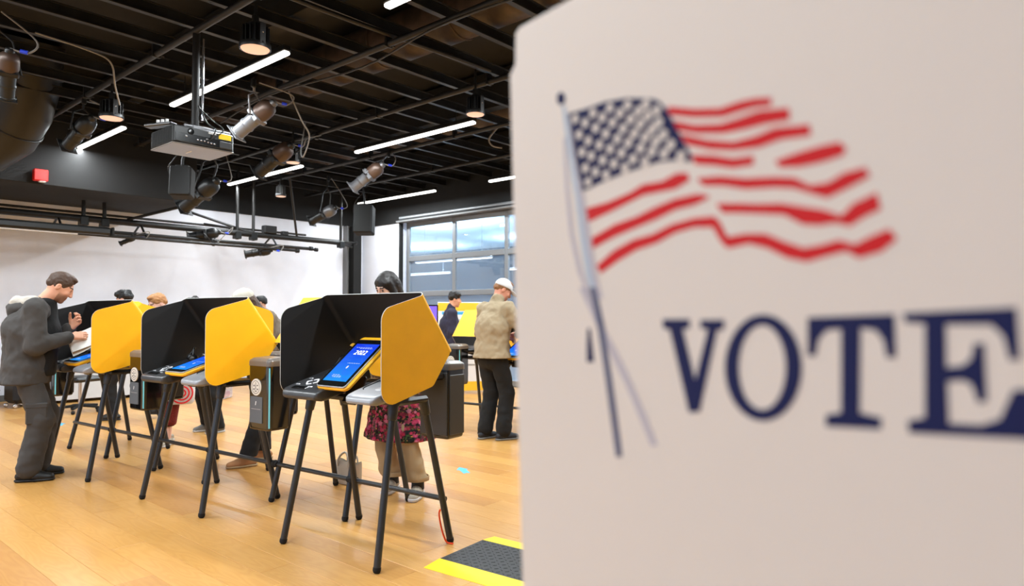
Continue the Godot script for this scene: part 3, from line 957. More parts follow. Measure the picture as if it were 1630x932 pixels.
func tie_rail(label: String, p: Vector3, bays: int, h: float) -> void:
	var t := thing("tie_rail", label, "rail", Transform3D(Basis(), p))
	obj("bar", rod([BAY * 0.03 + Vector3(0, h, 0), BAY * (bays - 0.03) + Vector3(0, h, 0)], 0.016, 12), M.leg_grey, t)
	for k in range(1, bays):
		var g := Geo.new()
		var c := BAY * k + Vector3(0, h, 0)
		g.tube([c - BAY.normalized() * 0.04, c + BAY.normalized() * 0.04], 0.023, 12)
		g.box(c, Vector3(0.045, 0.05, 0.05), 0.012, Basis(Vector3.UP, deg_to_rad(ROW_TURN)))
		obj("coupler", g, M.rubber, t)


# ---------------------------------------------------------------- the printed cardboard booth beside the camera
func poly_of(a: Array) -> PackedVector2Array:
	var p := PackedVector2Array()
	for i in range(0, a.size(), 2):
		p.append(Vector2(a[i], a[i + 1]) * 0.0001)
	return p


func ink(called: String, a: Array, m: Material, parent: Node, z := 0.0003, fat := 0.0) -> MeshInstance3D:
	var g := Geo.new()
	for p in (Geometry2D.offset_polygon(poly_of(a), fat, Geometry2D.JOIN_MITER) if fat > 0.0 else [poly_of(a)]):
		g.extrude(p, 0.0, z)
	return obj(called, g, m, parent)


func cardboard_booth() -> void:
	var p0 := Vector3(0.49483, 1.38596, -0.42169)
	var bs := Basis(Vector3(-0.22730, 0.00596, 0.97381), Vector3(-0.03232, 0.99938, -0.01366), Vector3(-0.97329, -0.03458, -0.22696)).orthonormalized()
	var t := thing("cardboard_voting_booth", "white cardboard voting booth printed with a flag and VOTE, close in front", "voting booth", Transform3D(Basis(), Vector3(p0.x, 0, p0.z)))
	var fr := Transform3D(bs, Vector3(0, p0.y, 0))
	var g := Geo.new()
	var out := PackedVector2Array([Vector2(-0.0038, -0.35), Vector2(0.62, -0.35), Vector2(0.62, 0.256), Vector2(0.02, 0.262), Vector2(0.0135, 0.258), Vector2(0.0115, 0.230), Vector2(0.003, 0.222), Vector2(0.0, 0.0)])
	g.extrude(out, -0.006, 0.0, Transform3D(), 0.001)
	var pn := obj("front_panel", g, M.board, t)
	pn.transform = fr
	pn.set_meta("label", "white panel printed with a waving flag and VOTE")
	# print
	var fl := Node3D.new()
	fl.name = "flag_print"
	pn.add_child(fl)
	ink("canton", CANTON, M.ink_blue, fl)
	var st := poly_of(STARS)
	for p in st:
		var s := Geo.new()
		var star := PackedVector2Array()
		for k in 10:
			var r := 0.0046 if k % 2 == 0 else 0.0026
			star.append(p + Vector2(sin(TAU * k / 10.0), cos(TAU * k / 10.0)) * r)
		s.extrude(star, 0.0003, 0.0005)
		obj("star", s, M.board, fl)
	for a in STRIPES:
		ink("stripe", a, M.ink_red, fl, 0.0003, 0.0011)
	ink("pole_ball", POLE_BALL, M.ink_blue, fl)
	ink("pole", POLE_TOP, M.ink_pale, fl, 0.0002)
	ink("pole_edge", POLE_EDGE, M.ink_lilac, fl, 0.0003)
	ink("pole_foot", POLE_LOW, M.ink_slate, fl, 0.00035)
	ink("cord", CORD[0], M.ink_lilac, fl, 0.00025)
	ink("cord", CORD[1], M.ink_lilac, fl, 0.00025)
	ink("tassel", TASSEL, M.ink_blue, fl)
	var le := Node3D.new()
	le.name = "vote_lettering"
	pn.add_child(le)
	for k in [0, 2, 3]:
		ink("letter_%s" % ["v", "o", "t", "e"][k], LETTERS[k], M.ink_blue, le, 0.0003, 0.0008)
	var o := Geo.new()
	var a: PackedVector2Array = poly_of(LETTERS[1])
	var mid := Vector2.ZERO
	for q in a:
		mid += q / a.size()
	for i in a.size():
		a[i] += (a[i] - mid).normalized() * 0.0008
	var b := poly_of(O_HOLE)
	for i in a.size():
		var j := (i + 1) % a.size()
		var z := Vector3(0, 0, 0.0003)
		o.face([Vector3(a[i].x, a[i].y, 0) + z, Vector3(a[j].x, a[j].y, 0) + z, Vector3(b[j].x, b[j].y, 0) + z, Vector3(b[i].x, b[i].y, 0) + z], Vector3(0, 0, 1))
	obj("letter_o", o, M.ink_blue, le)
	# the rest of the booth, behind the printed panel
	for s in [0.006, 0.608]:
		var wing := obj("side_panel", slab(Vector3(s - 0.003, -0.35, -0.45), Vector3(s + 0.003, 0.215, -0.007), 0.001), M.board, t)
		wing.transform = fr
	var sh := obj("shelf", slab(Vector3(0.0, -0.372, -0.46), Vector3(0.616, -0.351, 0.0), 0.003), M.board, t)
	sh.transform = fr
	for q in [Vector3(0.03, -0.372, -0.03), Vector3(0.59, -0.372, -0.03), Vector3(0.03, -0.372, -0.42), Vector3(0.59, -0.372, -0.42)]:
		var top: Vector3 = fr * q
		obj("leg", rod([top, Vector3(top.x, 0.0, top.z)], 0.012, 10), M.alu, t)


# ---------------------------------------------------------------- people
# a person faces -z in local axes; lengths in metres for a figure 1.76 m tall
func ik(a: Vector3, c: Vector3, l1: float, l2: float, pole: Vector3) -> Vector3:
	var d := minf((c - a).length(), (l1 + l2) * 0.999)
	var dir := (c - a).normalized()
	var x := (l1 * l1 - l2 * l2 + d * d) / (2.0 * d)
	var h := sqrt(maxf(l1 * l1 - x * x, 0.0))
	return a + dir * x + (pole - dir * pole.dot(dir)).normalized() * h


func folds(b: Body, amp: float, freq: float, stretch: Vector3, sd: int) -> void:
	var n := FastNoiseLite.new()
	n.seed = sd
	n.frequency = freq
	n.fractal_octaves = 3
	b.noise = n
	b.amp = amp
	b.stretch = stretch


func lin(c: Color) -> Color:
	return c.srgb_to_linear()


func add_head(b: Body, p: Vector3, hb: Basis, s: float, neck: Vector3) -> void:
	var q := func(v: Vector3) -> Vector3: return p + hb * (v * s)
	b.lump(q.call(Vector3(0, 0.032, 0.012)), Vector3(0.074, 0.092, 0.094) * s, hb, 0.02)
	b.lump(q.call(Vector3(0, -0.02, -0.03)), Vector3(0.062, 0.085, 0.062) * s, hb, 0.03)
	b.lump(q.call(Vector3(0, -0.062, -0.028)), Vector3(0.05, 0.048, 0.058) * s, hb, 0.025)
	b.lump(q.call(Vector3(0, -0.098, -0.068)), Vector3(0.022, 0.018, 0.019) * s, hb, 0.025)
	b.bone(q.call(Vector3(-0.034, 0.036, -0.083)), q.call(Vector3(0.034, 0.036, -0.083)), 0.009 * s, 0.009 * s, 0.012)
	b.bone(q.call(Vector3(0, 0.022, -0.092)), q.call(Vector3(0, -0.018, -0.108)), 0.008 * s, 0.0115 * s, 0.010)
	b.lump(q.call(Vector3(0, -0.024, -0.106)), Vector3(0.0165, 0.011, 0.0155) * s, hb, 0.006)
	for sd in [-1.0, 1.0]:
		b.dent(q.call(Vector3(sd * 0.031, 0.017, -0.094)), Vector3(0.017, 0.012, 0.012) * s, hb, 0.010)
		b.lump(q.call(Vector3(sd * 0.031, 0.016, -0.078)), Vector3(0.014, 0.011, 0.012) * s, hb, 0.003)
		b.lump(q.call(Vector3(sd * 0.043, -0.02, -0.068)), Vector3(0.018, 0.016, 0.016) * s, hb, 0.025)
		b.lump(q.call(Vector3(sd * 0.076, 0.002, 0.012)), Vector3(0.009, 0.031, 0.019) * s, hb * Basis(Vector3.RIGHT, -0.2), 0.004)
		b.dent(q.call(Vector3(sd * 0.084, 0.006, 0.006)), Vector3(0.006, 0.017, 0.009) * s, hb, 0.004)
	b.bone(q.call(Vector3(-0.018, -0.054, -0.088)), q.call(Vector3(0.018, -0.054, -0.088)), 0.0065 * s, 0.0065 * s, 0.006)
	b.bone(q.call(Vector3(-0.015, -0.067, -0.086)), q.call(Vector3(0.015, -0.067, -0.086)), 0.007 * s, 0.007 * s, 0.006)
	b.bone(q.call(Vector3(0, -0.05, 0.022)), neck, 0.054 * s, 0.062 * s, 0.03)


func add_hand(b: Body, wrist: Vector3, dir: Vector3, palm: Vector3, right: bool, curl: float, s := 1.0, spread := 1.0) -> void:
	var d := dir.normalized()
	var pn := (palm - d * palm.dot(d)).normalized()
	var sd := d.cross(pn) * (1.0 if right else -1.0)
	b.bone(wrist - d * 0.03, wrist, 0.026 * s, 0.024 * s, 0.015, sd, 1.15)
	var lens := [0.074, 0.083, 0.077, 0.060]
	for k in 4:
		var off: float = [0.031, 0.0105, -0.0105, -0.030][k]
		var kn := wrist + (d * (0.088 - 0.006 * absf(k - 1.2)) + sd * off * spread) * s
		b.bone(wrist + sd * off * 0.5 * s, kn, 0.0155 * s, 0.0115 * s, 0.012)
		var ang := curl * (0.85 + 0.12 * k)
		var at := kn
		for j in 3:
			var a := ang * (j + 0.6)
			var fd := d * cos(a) + pn * sin(a)
			var l: float = lens[k] * [0.45, 0.31, 0.24][j] * s
			b.bone(at, at + fd * l, (0.0098 - 0.0008 * j) * s, (0.009 - 0.0009 * j) * s, 0.004)
			at += fd * l
	var tb := wrist + (d * 0.022 + sd * 0.022 + pn * 0.008) * s
	var t1 := tb + (d * 0.6 + sd * 0.65 + pn * 0.35).normalized() * 0.042 * s
	var t2 := t1 + (d * 0.85 + sd * 0.2 + pn * (0.3 + 0.4 * curl)).normalized() * 0.034 * s
	var t3 := t2 + (d * 0.9 - sd * 0.1 + pn * (0.3 + 0.5 * curl)).normalized() * 0.027 * s
	b.bone(tb, t1, 0.0155 * s, 0.0125 * s, 0.012)
	b.bone(t1, t2, 0.0115 * s, 0.0102 * s, 0.005)
	b.bone(t2, t3, 0.0102 * s, 0.0085 * s, 0.004)


func person(c: Dictionary) -> Node3D:
	var k: float = c.h / 1.76
	var t := thing("person", c.label, "person", turned(c.yaw, c.at), "")
	var up := func(deg: float) -> Vector3: return Vector3(0, cos(deg_to_rad(deg)), -sin(deg_to_rad(deg)))
	var pel: Vector3 = Vector3(0, 0.94 * k, 0) + c.get("hip", Vector3.ZERO)
	var su: Vector3 = up.call(c.get("lean", 0.0))
	var su2: Vector3 = up.call(c.get("lean", 0.0) + c.get("slouch", 5.0))
	var chest := pel + su * 0.28 * k
	var nk := chest + su2 * 0.245 * k
	var hd: Vector3 = up.call(c.get("neck", 15.0))
	var hp: Vector3 = nk + hd * 0.155 * k
	var hb := Basis(Vector3.UP, deg_to_rad(c.get("turn", 0.0))) * Basis(Vector3.RIGHT, -deg_to_rad(c.get("pitch", 0.0))) * Basis(Vector3.BACK, deg_to_rad(c.get("roll", 0.0)))
	hp += hb * Vector3(0, 0.02, -0.01) * k
	var hs: float = 0.97 * k * c.get("head", 1.0)
	var X := Vector3.RIGHT
	var sh := []
	var el := []
	var wr := []
	var hip := []
	var kn := []
	var an := []
	for i in 2:
		var s := 1.0 if i == 0 else -1.0
		var sp: Vector3 = nk - su2 * 0.055 * k + X * s * 0.185 * k * c.get("broad", 1.0)
		sh.append(sp)
		var w: Vector3 = c.get(["hand_r", "hand_l"][i], Vector3(s * 0.24, 0.82 * k, -0.03))
		var e := ik(sp, w, 0.30 * k, 0.265 * k, c.get(["pole_r", "pole_l"][i], Vector3(s * 0.5, -0.7, 0.5)))
		el.append(e)
		wr.append(e + (w - e).normalized() * minf((w - e).length(), 0.27 * k))
		var hj := pel + Vector3(s * 0.088 * k, -0.03, 0)
		hip.append(hj)
		var f: Vector3 = c.get(["foot_r", "foot_l"][i], Vector3(s * 0.11, 0, 0.0))
		an.append(f + Vector3(0, 0.085 * k, 0))
		kn.append(ik(hj, an[i], 0.43 * k, 0.42 * k, Vector3(s * 0.06, 0, -1)))
	# body
	var g := Geo.new()
	var skin: Color = c.get("skin", Color(0.86, 0.66, 0.55))
	var ls := lin(skin)
	var plain := func(_p: Vector3) -> Color: return ls
	var b := Body.new()
	b.bone(pel - Vector3(0, 0.04, 0), chest, 0.088 * k, 0.095 * k, 0.04, X, 1.35)
	b.bone(chest, nk - su2 * 0.06, 0.095 * k, 0.07 * k, 0.04, X, 1.3)
	b.bone(nk - su2 * 0.06, nk + hd * 0.06, 0.06 * k, 0.052 * k, 0.03)
	b.bone(sh[0], sh[1], 0.045, 0.045, 0.03)
	for i in 2:
		b.bone(sh[i], el[i], 0.044 * k, 0.038 * k, 0.02)
		b.bone(el[i], wr[i], 0.036 * k, 0.026 * k, 0.02)
		b.bone(hip[i], kn[i], 0.075 * k, 0.05 * k, 0.03)
		b.bone(kn[i], an[i], 0.05 * k, 0.036 * k, 0.02)
	b.build(g, 0.02, plain)
	var hb_inv := hb.inverse()
	var brow := lin(c.get("brow", Color(0.2, 0.14, 0.1)))
	var beard = c.get("beard", null)
	var face := func(p: Vector3) -> Color:
		var v: Vector3 = hb_inv * (p - hp) / hs
		var col := ls
		if v.z < -0.02:
			if beard != null and v.y < -0.028 and v.y > -0.14 and not (absf(v.x) < 0.02 and v.y > -0.075 and v.y < -0.048):
				var edge := smoothstep(-0.02, -0.06, v.y)
				col = col.lerp(lin(beard), 0.75 * edge)
			elif absf(v.x) < 0.024 and v.y > -0.075 and v.y < -0.046 and v.z < -0.075:
				col = lin(Color(0.72, 0.42, 0.38))
		if v.z < -0.06 and absf(absf(v.x) - 0.032) < 0.02:
			if absf(v.y - 0.041) < 0.0055:
				col = brow
			elif absf(v.y - 0.016) < 0.006 and absf(absf(v.x) - 0.031) < 0.010:
				col = lin(Color(0.12, 0.09, 0.08))
		return col
	b = Body.new()
	add_head(b, hp, hb, hs, nk - su2 * 0.02)
	b.build(g, c.get("head_cell", 0.006), face)
	for i in 2:
		if c.get("hands", true):
			b = Body.new()
			var fd: Vector3 = c.get(["dir_r", "dir_l"][i], (wr[i] - el[i]).normalized())
			var pn: Vector3 = c.get(["palm_r", "palm_l"][i], Vector3(-1.0 if i == 0 else 1.0, 0, 0.2))
			add_hand(b, wr[i], fd, pn, i == 0, c.get(["curl_r", "curl_l"][i], 0.45), k)
			b.build(g, 0.0045, plain)
	obj("body", g, M.skin, t)
	# clothes
	var u: Dictionary = c.top
	var rt: float = u.get("r", 0.135) * k
	var wd: float = u.get("wide", 1.3)
	b = Body.new()
	var hem: float = u.hem
	var hq: Vector3 = Vector3(pel.x, hem, pel.z) + u.get("hem_shift", Vector3.ZERO)
	b.bone(hq, pel, rt * u.get("flare", 1.1), rt * 1.04, 0.05, X, wd)
	b.bone(pel, chest, rt * 1.04, rt * 1.06, 0.05, X, wd)
	b.bone(chest, nk - su2 * 0.10, rt * 1.06, rt * 0.8, 0.05, X, wd)
	b.bone(sh[0], sh[1], 0.072 * k, 0.072 * k, 0.06)
	b.bone(nk - su2 * 0.06, nk + su2 * u.get("collar", 0.0), 0.085 * k, 0.07 * k, 0.03)
	var sr: float = u.get("sleeve", 0.066) * k
	if u.get("sleeves", true):
		for i in 2:
			b.bone(sh[i], el[i], sr * 1.1, sr * 0.98, 0.04)
			b.bone(el[i], wr[i] - (wr[i] - el[i]).normalized() * 0.03, sr * 0.98, sr * 0.68, 0.03)
	folds(b, u.get("fold", 0.014), 8.5, u.get("stretch", Vector3(1.2, 1.0, 1.2)), int(c.h * 100))
	b.keep(Vector3(0, hem, 0), Vector3.UP)
	if u.has("open"):
		b.dent(nk + Vector3(0, -0.02, -0.16), Vector3(0.06, 0.16, 0.12), Basis(), 0.02)
	g = Geo.new()
	b.build(g, c.get("cell", 0.013))
	obj(u.name, g, u.m, t)
	var lo: Dictionary = c.bottom
	b = Body.new()
	b.bone(pel + Vector3(0, 0.04, 0), pel - Vector3(0, 0.08, 0), lo.r[0] * 1.15 * k, lo.r[0] * 1.2 * k, 0.05, X, 1.35)
	for i in 2:
		b.bone(hip[i], kn[i], lo.r[0] * k, lo.r[1] * k, 0.025)
		var end: Vector3 = an[i].lerp(kn[i], lo.get("cut", 0.0))
		b.bone(kn[i], end, lo.r[1] * k, lo.r[2] * k, 0.03)
	folds(b, lo.get("fold", 0.012), 5.0, Vector3(1.2, 1.6, 1.2), int(c.h * 77))
	b.keep(Vector3(0, lo.get("hem", 0.03), 0), Vector3.UP)
	g = Geo.new()
	b.build(g, c.get("cell", 0.013))
	obj(lo.name, g, lo.m, t)
	var so: Dictionary = c.shoes
	for i in 2:
		var yw: float = deg_to_rad(c.get(["toe_r", "toe_l"][i], -8.0 if i == 0 else 8.0))
		var fd := Vector3(0, 0, -1).rotated(Vector3.UP, yw)
		var fs := fd.cross(Vector3.UP)
		var f: Vector3 = an[i] - Vector3(0, 0.085 * k, 0)
		var lift := Vector3(0, f.y, 0)
		b = Body.new()
		b.bone(f - fd * 0.055 * k + Vector3(0, 0.045, 0), f + fd * 0.07 * k + Vector3(0, 0.04, 0), 0.036 * k, 0.041 * k, 0.02)
		b.bone(f + fd * 0.07 * k + Vector3(0, 0.04, 0), f + fd * 0.155 * k + Vector3(0, 0.028, 0), 0.042 * k, 0.032 * k, 0.02, fs, 1.15)
		b.bone(f + Vector3(0, 0.05, 0), f + Vector3(0, so.get("tall", 0.085), 0) - fd * 0.012, 0.04 * k, 0.042 * k, 0.02)
		b.bone(f + Vector3(0, 0.07, 0), f + fd * 0.06 * k + Vector3(0, 0.055, 0), 0.035 * k, 0.03 * k, 0.02)
		b.keep(f + Vector3(0, 0.018, 0), Vector3.UP)
		b.keep(f + Vector3(0, so.get("tall", 0.085) + 0.01, 0), Vector3.DOWN)
		g = Geo.new()
		b.build(g, 0.008)
		var shoe := obj("shoe", g, so.m, t)
		b = Body.new()
		b.bone(f - fd * 0.055 * k + Vector3(0, 0.02, 0), f + fd * 0.07 * k + Vector3(0, 0.02, 0), 0.041 * k, 0.046 * k, 0.01)
		b.bone(f + fd * 0.07 * k + Vector3(0, 0.02, 0), f + fd * 0.155 * k + Vector3(0, 0.02, 0), 0.046 * k, 0.036 * k, 0.01, fs, 1.12)
		b.keep(f + Vector3(0, 0.001, 0), Vector3.UP)
		b.keep(f + Vector3(0, so.get("sole_h", 0.022), 0), Vector3.DOWN)
		g = Geo.new()
		b.build(g, 0.008)
		obj("sole", g, so.sole, shoe)
	# hair and headgear
	var hair: Dictionary = c.hair
	var hq2 := func(v: Vector3) -> Vector3: return hp + hb * (v * hs)
	b = Body.new()
	var kind: String = hair.kind
	if kind != "none":
		b.lump(hq2.call(Vector3(0, 0.046, 0.016)), Vector3(0.081, 0.094, 0.102) * hs, hb, 0.015)
		if kind == "long":
			b.bone(hq2.call(Vector3(0, 0.0, 0.05)), hq2.call(Vector3(0, -0.24, 0.075)), 0.075 * hs, 0.05 * hs, 0.03, hb.x, 1.2)
			for sd in [-1.0, 1.0]:
				b.bone(hq2.call(Vector3(sd * 0.05, 0.06, -0.03)), hq2.call(Vector3(sd * 0.088, -0.16, 0.005)), 0.034 * hs, 0.026 * hs, 0.02)
			b.dent(hq2.call(Vector3(0, -0.045, -0.115)), Vector3(0.062, 0.10, 0.085) * hs, hb, 0.01)
		elif kind == "curly":
			for q in [Vector3(0, 0.11, -0.05), Vector3(0.04, 0.11, 0), Vector3(-0.04, 0.11, 0), Vector3(0, 0.1, 0.07), Vector3(0.06, 0.05, 0.06), Vector3(-0.06, 0.05, 0.06), Vector3(0.05, 0.09, -0.05), Vector3(-0.05, 0.09, -0.05)]:
				b.lump(hq2.call(q), Vector3(0.042, 0.04, 0.042) * hs, hb, 0.015)
			b.dent(hq2.call(Vector3(0, -0.03, -0.12)), Vector3(0.085, 0.082, 0.085) * hs, hb, 0.01)
			b.dent(hq2.call(Vector3(0, -0.13, 0.02)), Vector3(0.12, 0.085, 0.12) * hs, hb, 0.01)
		else:
			b.lump(hq2.call(Vector3(0, 0.112, -0.04)), Vector3(0.052, 0.026, 0.045) * hs, hb, 0.02)
			b.bone(hq2.call(Vector3(-0.03, 0.0, 0.085)), hq2.call(Vector3(0.03, 0.0, 0.085)), 0.022 * hs, 0.022 * hs, 0.03)
			b.dent(hq2.call(Vector3(0, 0.0, -0.125)), Vector3(0.092, 0.098, 0.085) * hs, hb, 0.008)
			b.dent(hq2.call(Vector3(0, -0.125, 0.03)), Vector3(0.12, 0.085, 0.13) * hs, hb, 0.01)
			for sd in [-1.0, 1.0]:
				b.dent(hq2.call(Vector3(sd * 0.09, -0.012, 0.01)), Vector3(0.03, 0.034, 0.026) * hs, hb, 0.006)
		folds(b, hair.get("rough", 0.007), 28.0, Vector3(1, 1, 1), 3)
		g = Geo.new()
		b.build(g, 0.006)
		obj("hair", g, hair.m, t)
	if hair.get("cap", "") == "baseball":
		b = Body.new()
		b.lump(hq2.call(Vector3(0, 0.05, 0.012)), Vector3(0.09, 0.093, 0.108) * hs, hb, 0.01)
		b.keep(hq2.call(Vector3(0, 0.038, 0)), hb * Vector3(0, 1, 0.12))
		g = Geo.new()
		b.build(g, 0.007)
		var cp := obj("cap", g, hair.cap_m, t)
		b = Body.new()
		b.lump(hq2.call(Vector3(0, 0.04, -0.115)), Vector3(0.078, 0.012, 0.085) * hs, hb * Basis(Vector3.RIGHT, -0.15), 0.01)
		g = Geo.new()
		b.build(g, 0.006)
		obj("bill", g, hair.cap_m, cp)
	elif hair.get("cap", "") == "beanie":
		b = Body.new()
		b.lump(hq2.call(Vector3(0, 0.07, 0.02)), Vector3(0.095, 0.095, 0.112) * hs, hb, 0.01)
		b.keep(hq2.call(Vector3(0, 0.035, 0)), hb * Vector3(0, 1, 0.25))
		folds(b, 0.006, 22.0, Vector3(1, 0.4, 1), 8)
		g = Geo.new()
		b.build(g, 0.007)
		var cp := obj("beanie", g, hair.cap_m, t)
	t.set_meta("head_at", hp)
	return t


func people() -> void:
	cloth("hoodie_charcoal", Color(0.285, 0.272, 0.262))
	cloth("hood_cream", Color(0.82, 0.79, 0.74))
	cloth("shirt_black", Color(0.055, 0.055, 0.06))
	cloth("cargo_grey", Color(0.28, 0.27, 0.262))
	cloth("tan_jacket", Color(0.70, 0.625, 0.50))
	cloth("navy", Color(0.17, 0.16, 0.24))
	cloth("khaki", Color(0.76, 0.65, 0.49))
	cloth("maroon", Color(0.48, 0.13, 0.22))
	cloth("taupe", Color(0.47, 0.42, 0.36))
	cloth("knit_grey", Color(0.30, 0.32, 0.38), "weave", 5.0)
	cloth("suede", Color(0.75, 0.54, 0.36))
	cloth("knit_cream", Color(0.88, 0.86, 0.80), "weave", 5.0)
	cloth("trousers_black", Color(0.06, 0.06, 0.065))
	cloth("cap_white", Color(0.92, 0.92, 0.92))
	cloth("mesh_grey", Color(0.55, 0.54, 0.52))
	cloth("sneaker", Color(0.74, 0.70, 0.63))
	cloth("red_print", Color(0.55, 0.13, 0.08), "dust", 9.0)
	mat("shoe_black", Color(0.05, 0.05, 0.05), 0.5)
	mat("shoe_navy", Color(0.10, 0.11, 0.14), 0.6)
	mat("hair_brown", Color(0.30, 0.205, 0.14), 0.6, 0, "grainy", 6.0)
	mat("hair_dark", Color(0.10, 0.07, 0.055), 0.5, 0, "grainy", 6.0)
	mat("hair_black", Color(0.045, 0.04, 0.04), 0.55)
	mat("hair_blond", Color(0.68, 0.47, 0.27), 0.6, 0, "grainy", 6.0)
	mat("hair_sandy", Color(0.58, 0.40, 0.25), 0.6, 0, "grainy", 6.0)
	var rose := cloth("rose_print", Color(1, 1, 1), "weave", 3.1)
	rose.albedo_texture = T.roses
	rose.normal_enabled = false

	# man in the grey hoodie
	var p := person({"label": "man in charcoal hoodie and grey cargo trousers reading papers at the left station", "h": 1.80, "yaw": -112.0, "at": Vector3(1.76, 0, -6.83),
		"hip": Vector3(0, 0, 0.055), "lean": -1.0, "slouch": 24.0, "neck": 42.0, "pitch": 32.0, "turn": 4.0, "beard": Color(0.42, 0.29, 0.21), "skin": Color(0.86, 0.62, 0.50),
		"brow": Color(0.30, 0.2, 0.13), "head_cell": 0.005, "cell": 0.011,
		"hand_r": Vector3(0.10, 1.19, -0.26), "hand_l": Vector3(-0.05, 1.27, -0.25), "pole_r": Vector3(0.35, -1, 0.35), "pole_l": Vector3(-0.5, -1, 0.3),
		"dir_r": Vector3(-0.35, 0.12, -1), "palm_r": Vector3(-0.7, -0.5, 0), "curl_r": 0.55, "dir_l": Vector3(0.25, 0.75, -0.6), "palm_l": Vector3(0.5, -0.2, 0.7), "curl_l": 0.85,
		"foot_r": Vector3(0.10, 0, 0.02), "foot_l": Vector3(-0.11, 0, -0.02),
		"top": {"name": "hoodie", "m": M.hoodie_charcoal, "hem": 0.80, "r": 0.155, "wide": 1.28, "flare": 1.14, "sleeve": 0.076, "fold": 0.012, "collar": -0.02, "hem_shift": Vector3(0, 0, 0.015)},
		"bottom": {"name": "cargo_trousers", "m": M.cargo_grey, "r": [0.10, 0.088, 0.090], "fold": 0.014, "hem": 0.015, "cut": 0.06},
		"shoes": {"m": M.shoe_black, "sole": M.shoe_black}, "hair": {"kind": "short", "m": M.hair_brown}})
	var hp: Vector3 = p.get_meta("head_at")
	var b := Body.new()      # black shirt under the open hoodie
	b.bone(Vector3(0, 0.93, -0.03), Vector3(0, 1.22, -0.055), 0.125, 0.12, 0.04, Vector3.RIGHT, 1.2)
	b.bone(Vector3(0, 1.22, -0.055), Vector3(0, 1.47, -0.075), 0.12, 0.07, 0.04, Vector3.RIGHT, 1.2)
	folds(b, 0.012, 5.0, Vector3(1.4, 1, 1.4), 5)
	b.keep(Vector3(0, 0.86, 0), Vector3.UP)
	var g := Geo.new()
	b.build(g, 0.012)
	obj("shirt", g, M.shirt_black, p)
	b = Body.new()           # hood lying on the back
	b.bone(Vector3(-0.10, 1.485, 0.02), Vector3(0, 1.475, 0.135), 0.042, 0.052, 0.04)
	b.bone(Vector3(0, 1.475, 0.135), Vector3(0.10, 1.485, 0.02), 0.052, 0.042, 0.04)
	b.bone(Vector3(0.10, 1.485, 0.02), Vector3(0.085, 1.44, -0.085), 0.04, 0.022, 0.03)
	b.bone(Vector3(-0.10, 1.485, 0.02), Vector3(-0.085, 1.44, -0.085), 0.04, 0.022, 0.03)
	folds(b, 0.018, 9.0, Vector3(1, 1, 1), 2)
	g = Geo.new()
	b.build(g, 0.009)
	obj("hood_lining", g, M.hood_cream, p)
	b = Body.new()
	b.bone(Vector3(-0.10, 1.445, 0.03), Vector3(0, 1.43, 0.15), 0.045, 0.05, 0.04)
	b.bone(Vector3(0, 1.43, 0.15), Vector3(0.10, 1.445, 0.03), 0.05, 0.045, 0.04)
	b.bone(Vector3(0, 1.42, 0.14), Vector3(0, 1.34, 0.17), 0.05, 0.035, 0.04, Vector3.RIGHT, 1.7)
	folds(b, 0.012, 9.0, Vector3(1, 1, 1), 4)
	g = Geo.new()
	b.build(g, 0.01)
	obj("hood", g, M.hoodie_charcoal, p)
	g = Geo.new()            # thigh pocket and its flap
	g.box(Vector3(0.180, 0.555, -0.04), Vector3(0.022, 0.16, 0.15), 0.009, Basis(Vector3.BACK, -0.05))
	var pk := obj("pocket", g, M.cargo_grey, p)
	obj("flap", bx(Vector3(0.188, 0.63, -0.04), Vector3(0.020, 0.045, 0.16), 0.008, Basis(Vector3.BACK, -0.05)), M.cargo_grey, pk)
	# the papers he holds
	var pp := thing("voting_papers", "curled sheaf of printed papers held by the man in the hoodie", "papers", turned(-112.0, Vector3(1.76, 0, -6.83)))
	for k in 3:
		g = Geo.new()
		var c := Vector3(0.06, 1.175 - 0.012 * k, -0.37)
		var ax := Vector3(0.0, 0.42, -0.9).normalized().rotated(Vector3.RIGHT, 0.07 * k)
		var ay := Vector3(0.62, -0.72, -0.3).normalized()
		var nn := ax.cross(ay)
		for i in 6:
			var t0 := -0.13 + 0.28 * i / 6.0
			var t1 := -0.13 + 0.28 * (i + 1) / 6.0
			var z0 := 0.5 * t0 * t0 * (1.0 + k * 0.4)
			var z1 := 0.5 * t1 * t1 * (1.0 + k * 0.4)
			var q := [c + ax * t0 + ay * -0.09 - nn * z0, c + ax * t1 + ay * -0.09 - nn * z1, c + ax * t1 + ay * 0.09 - nn * z1, c + ax * t0 + ay * 0.09 - nn * z0]
			g.face(q, nn)
			var w := []
			for e in q:
				w.append(e - nn * 0.001)
			g.face(w, -nn)
		obj("sheet", g, [M.paper, M.wood_box, M.paper][k], pp)

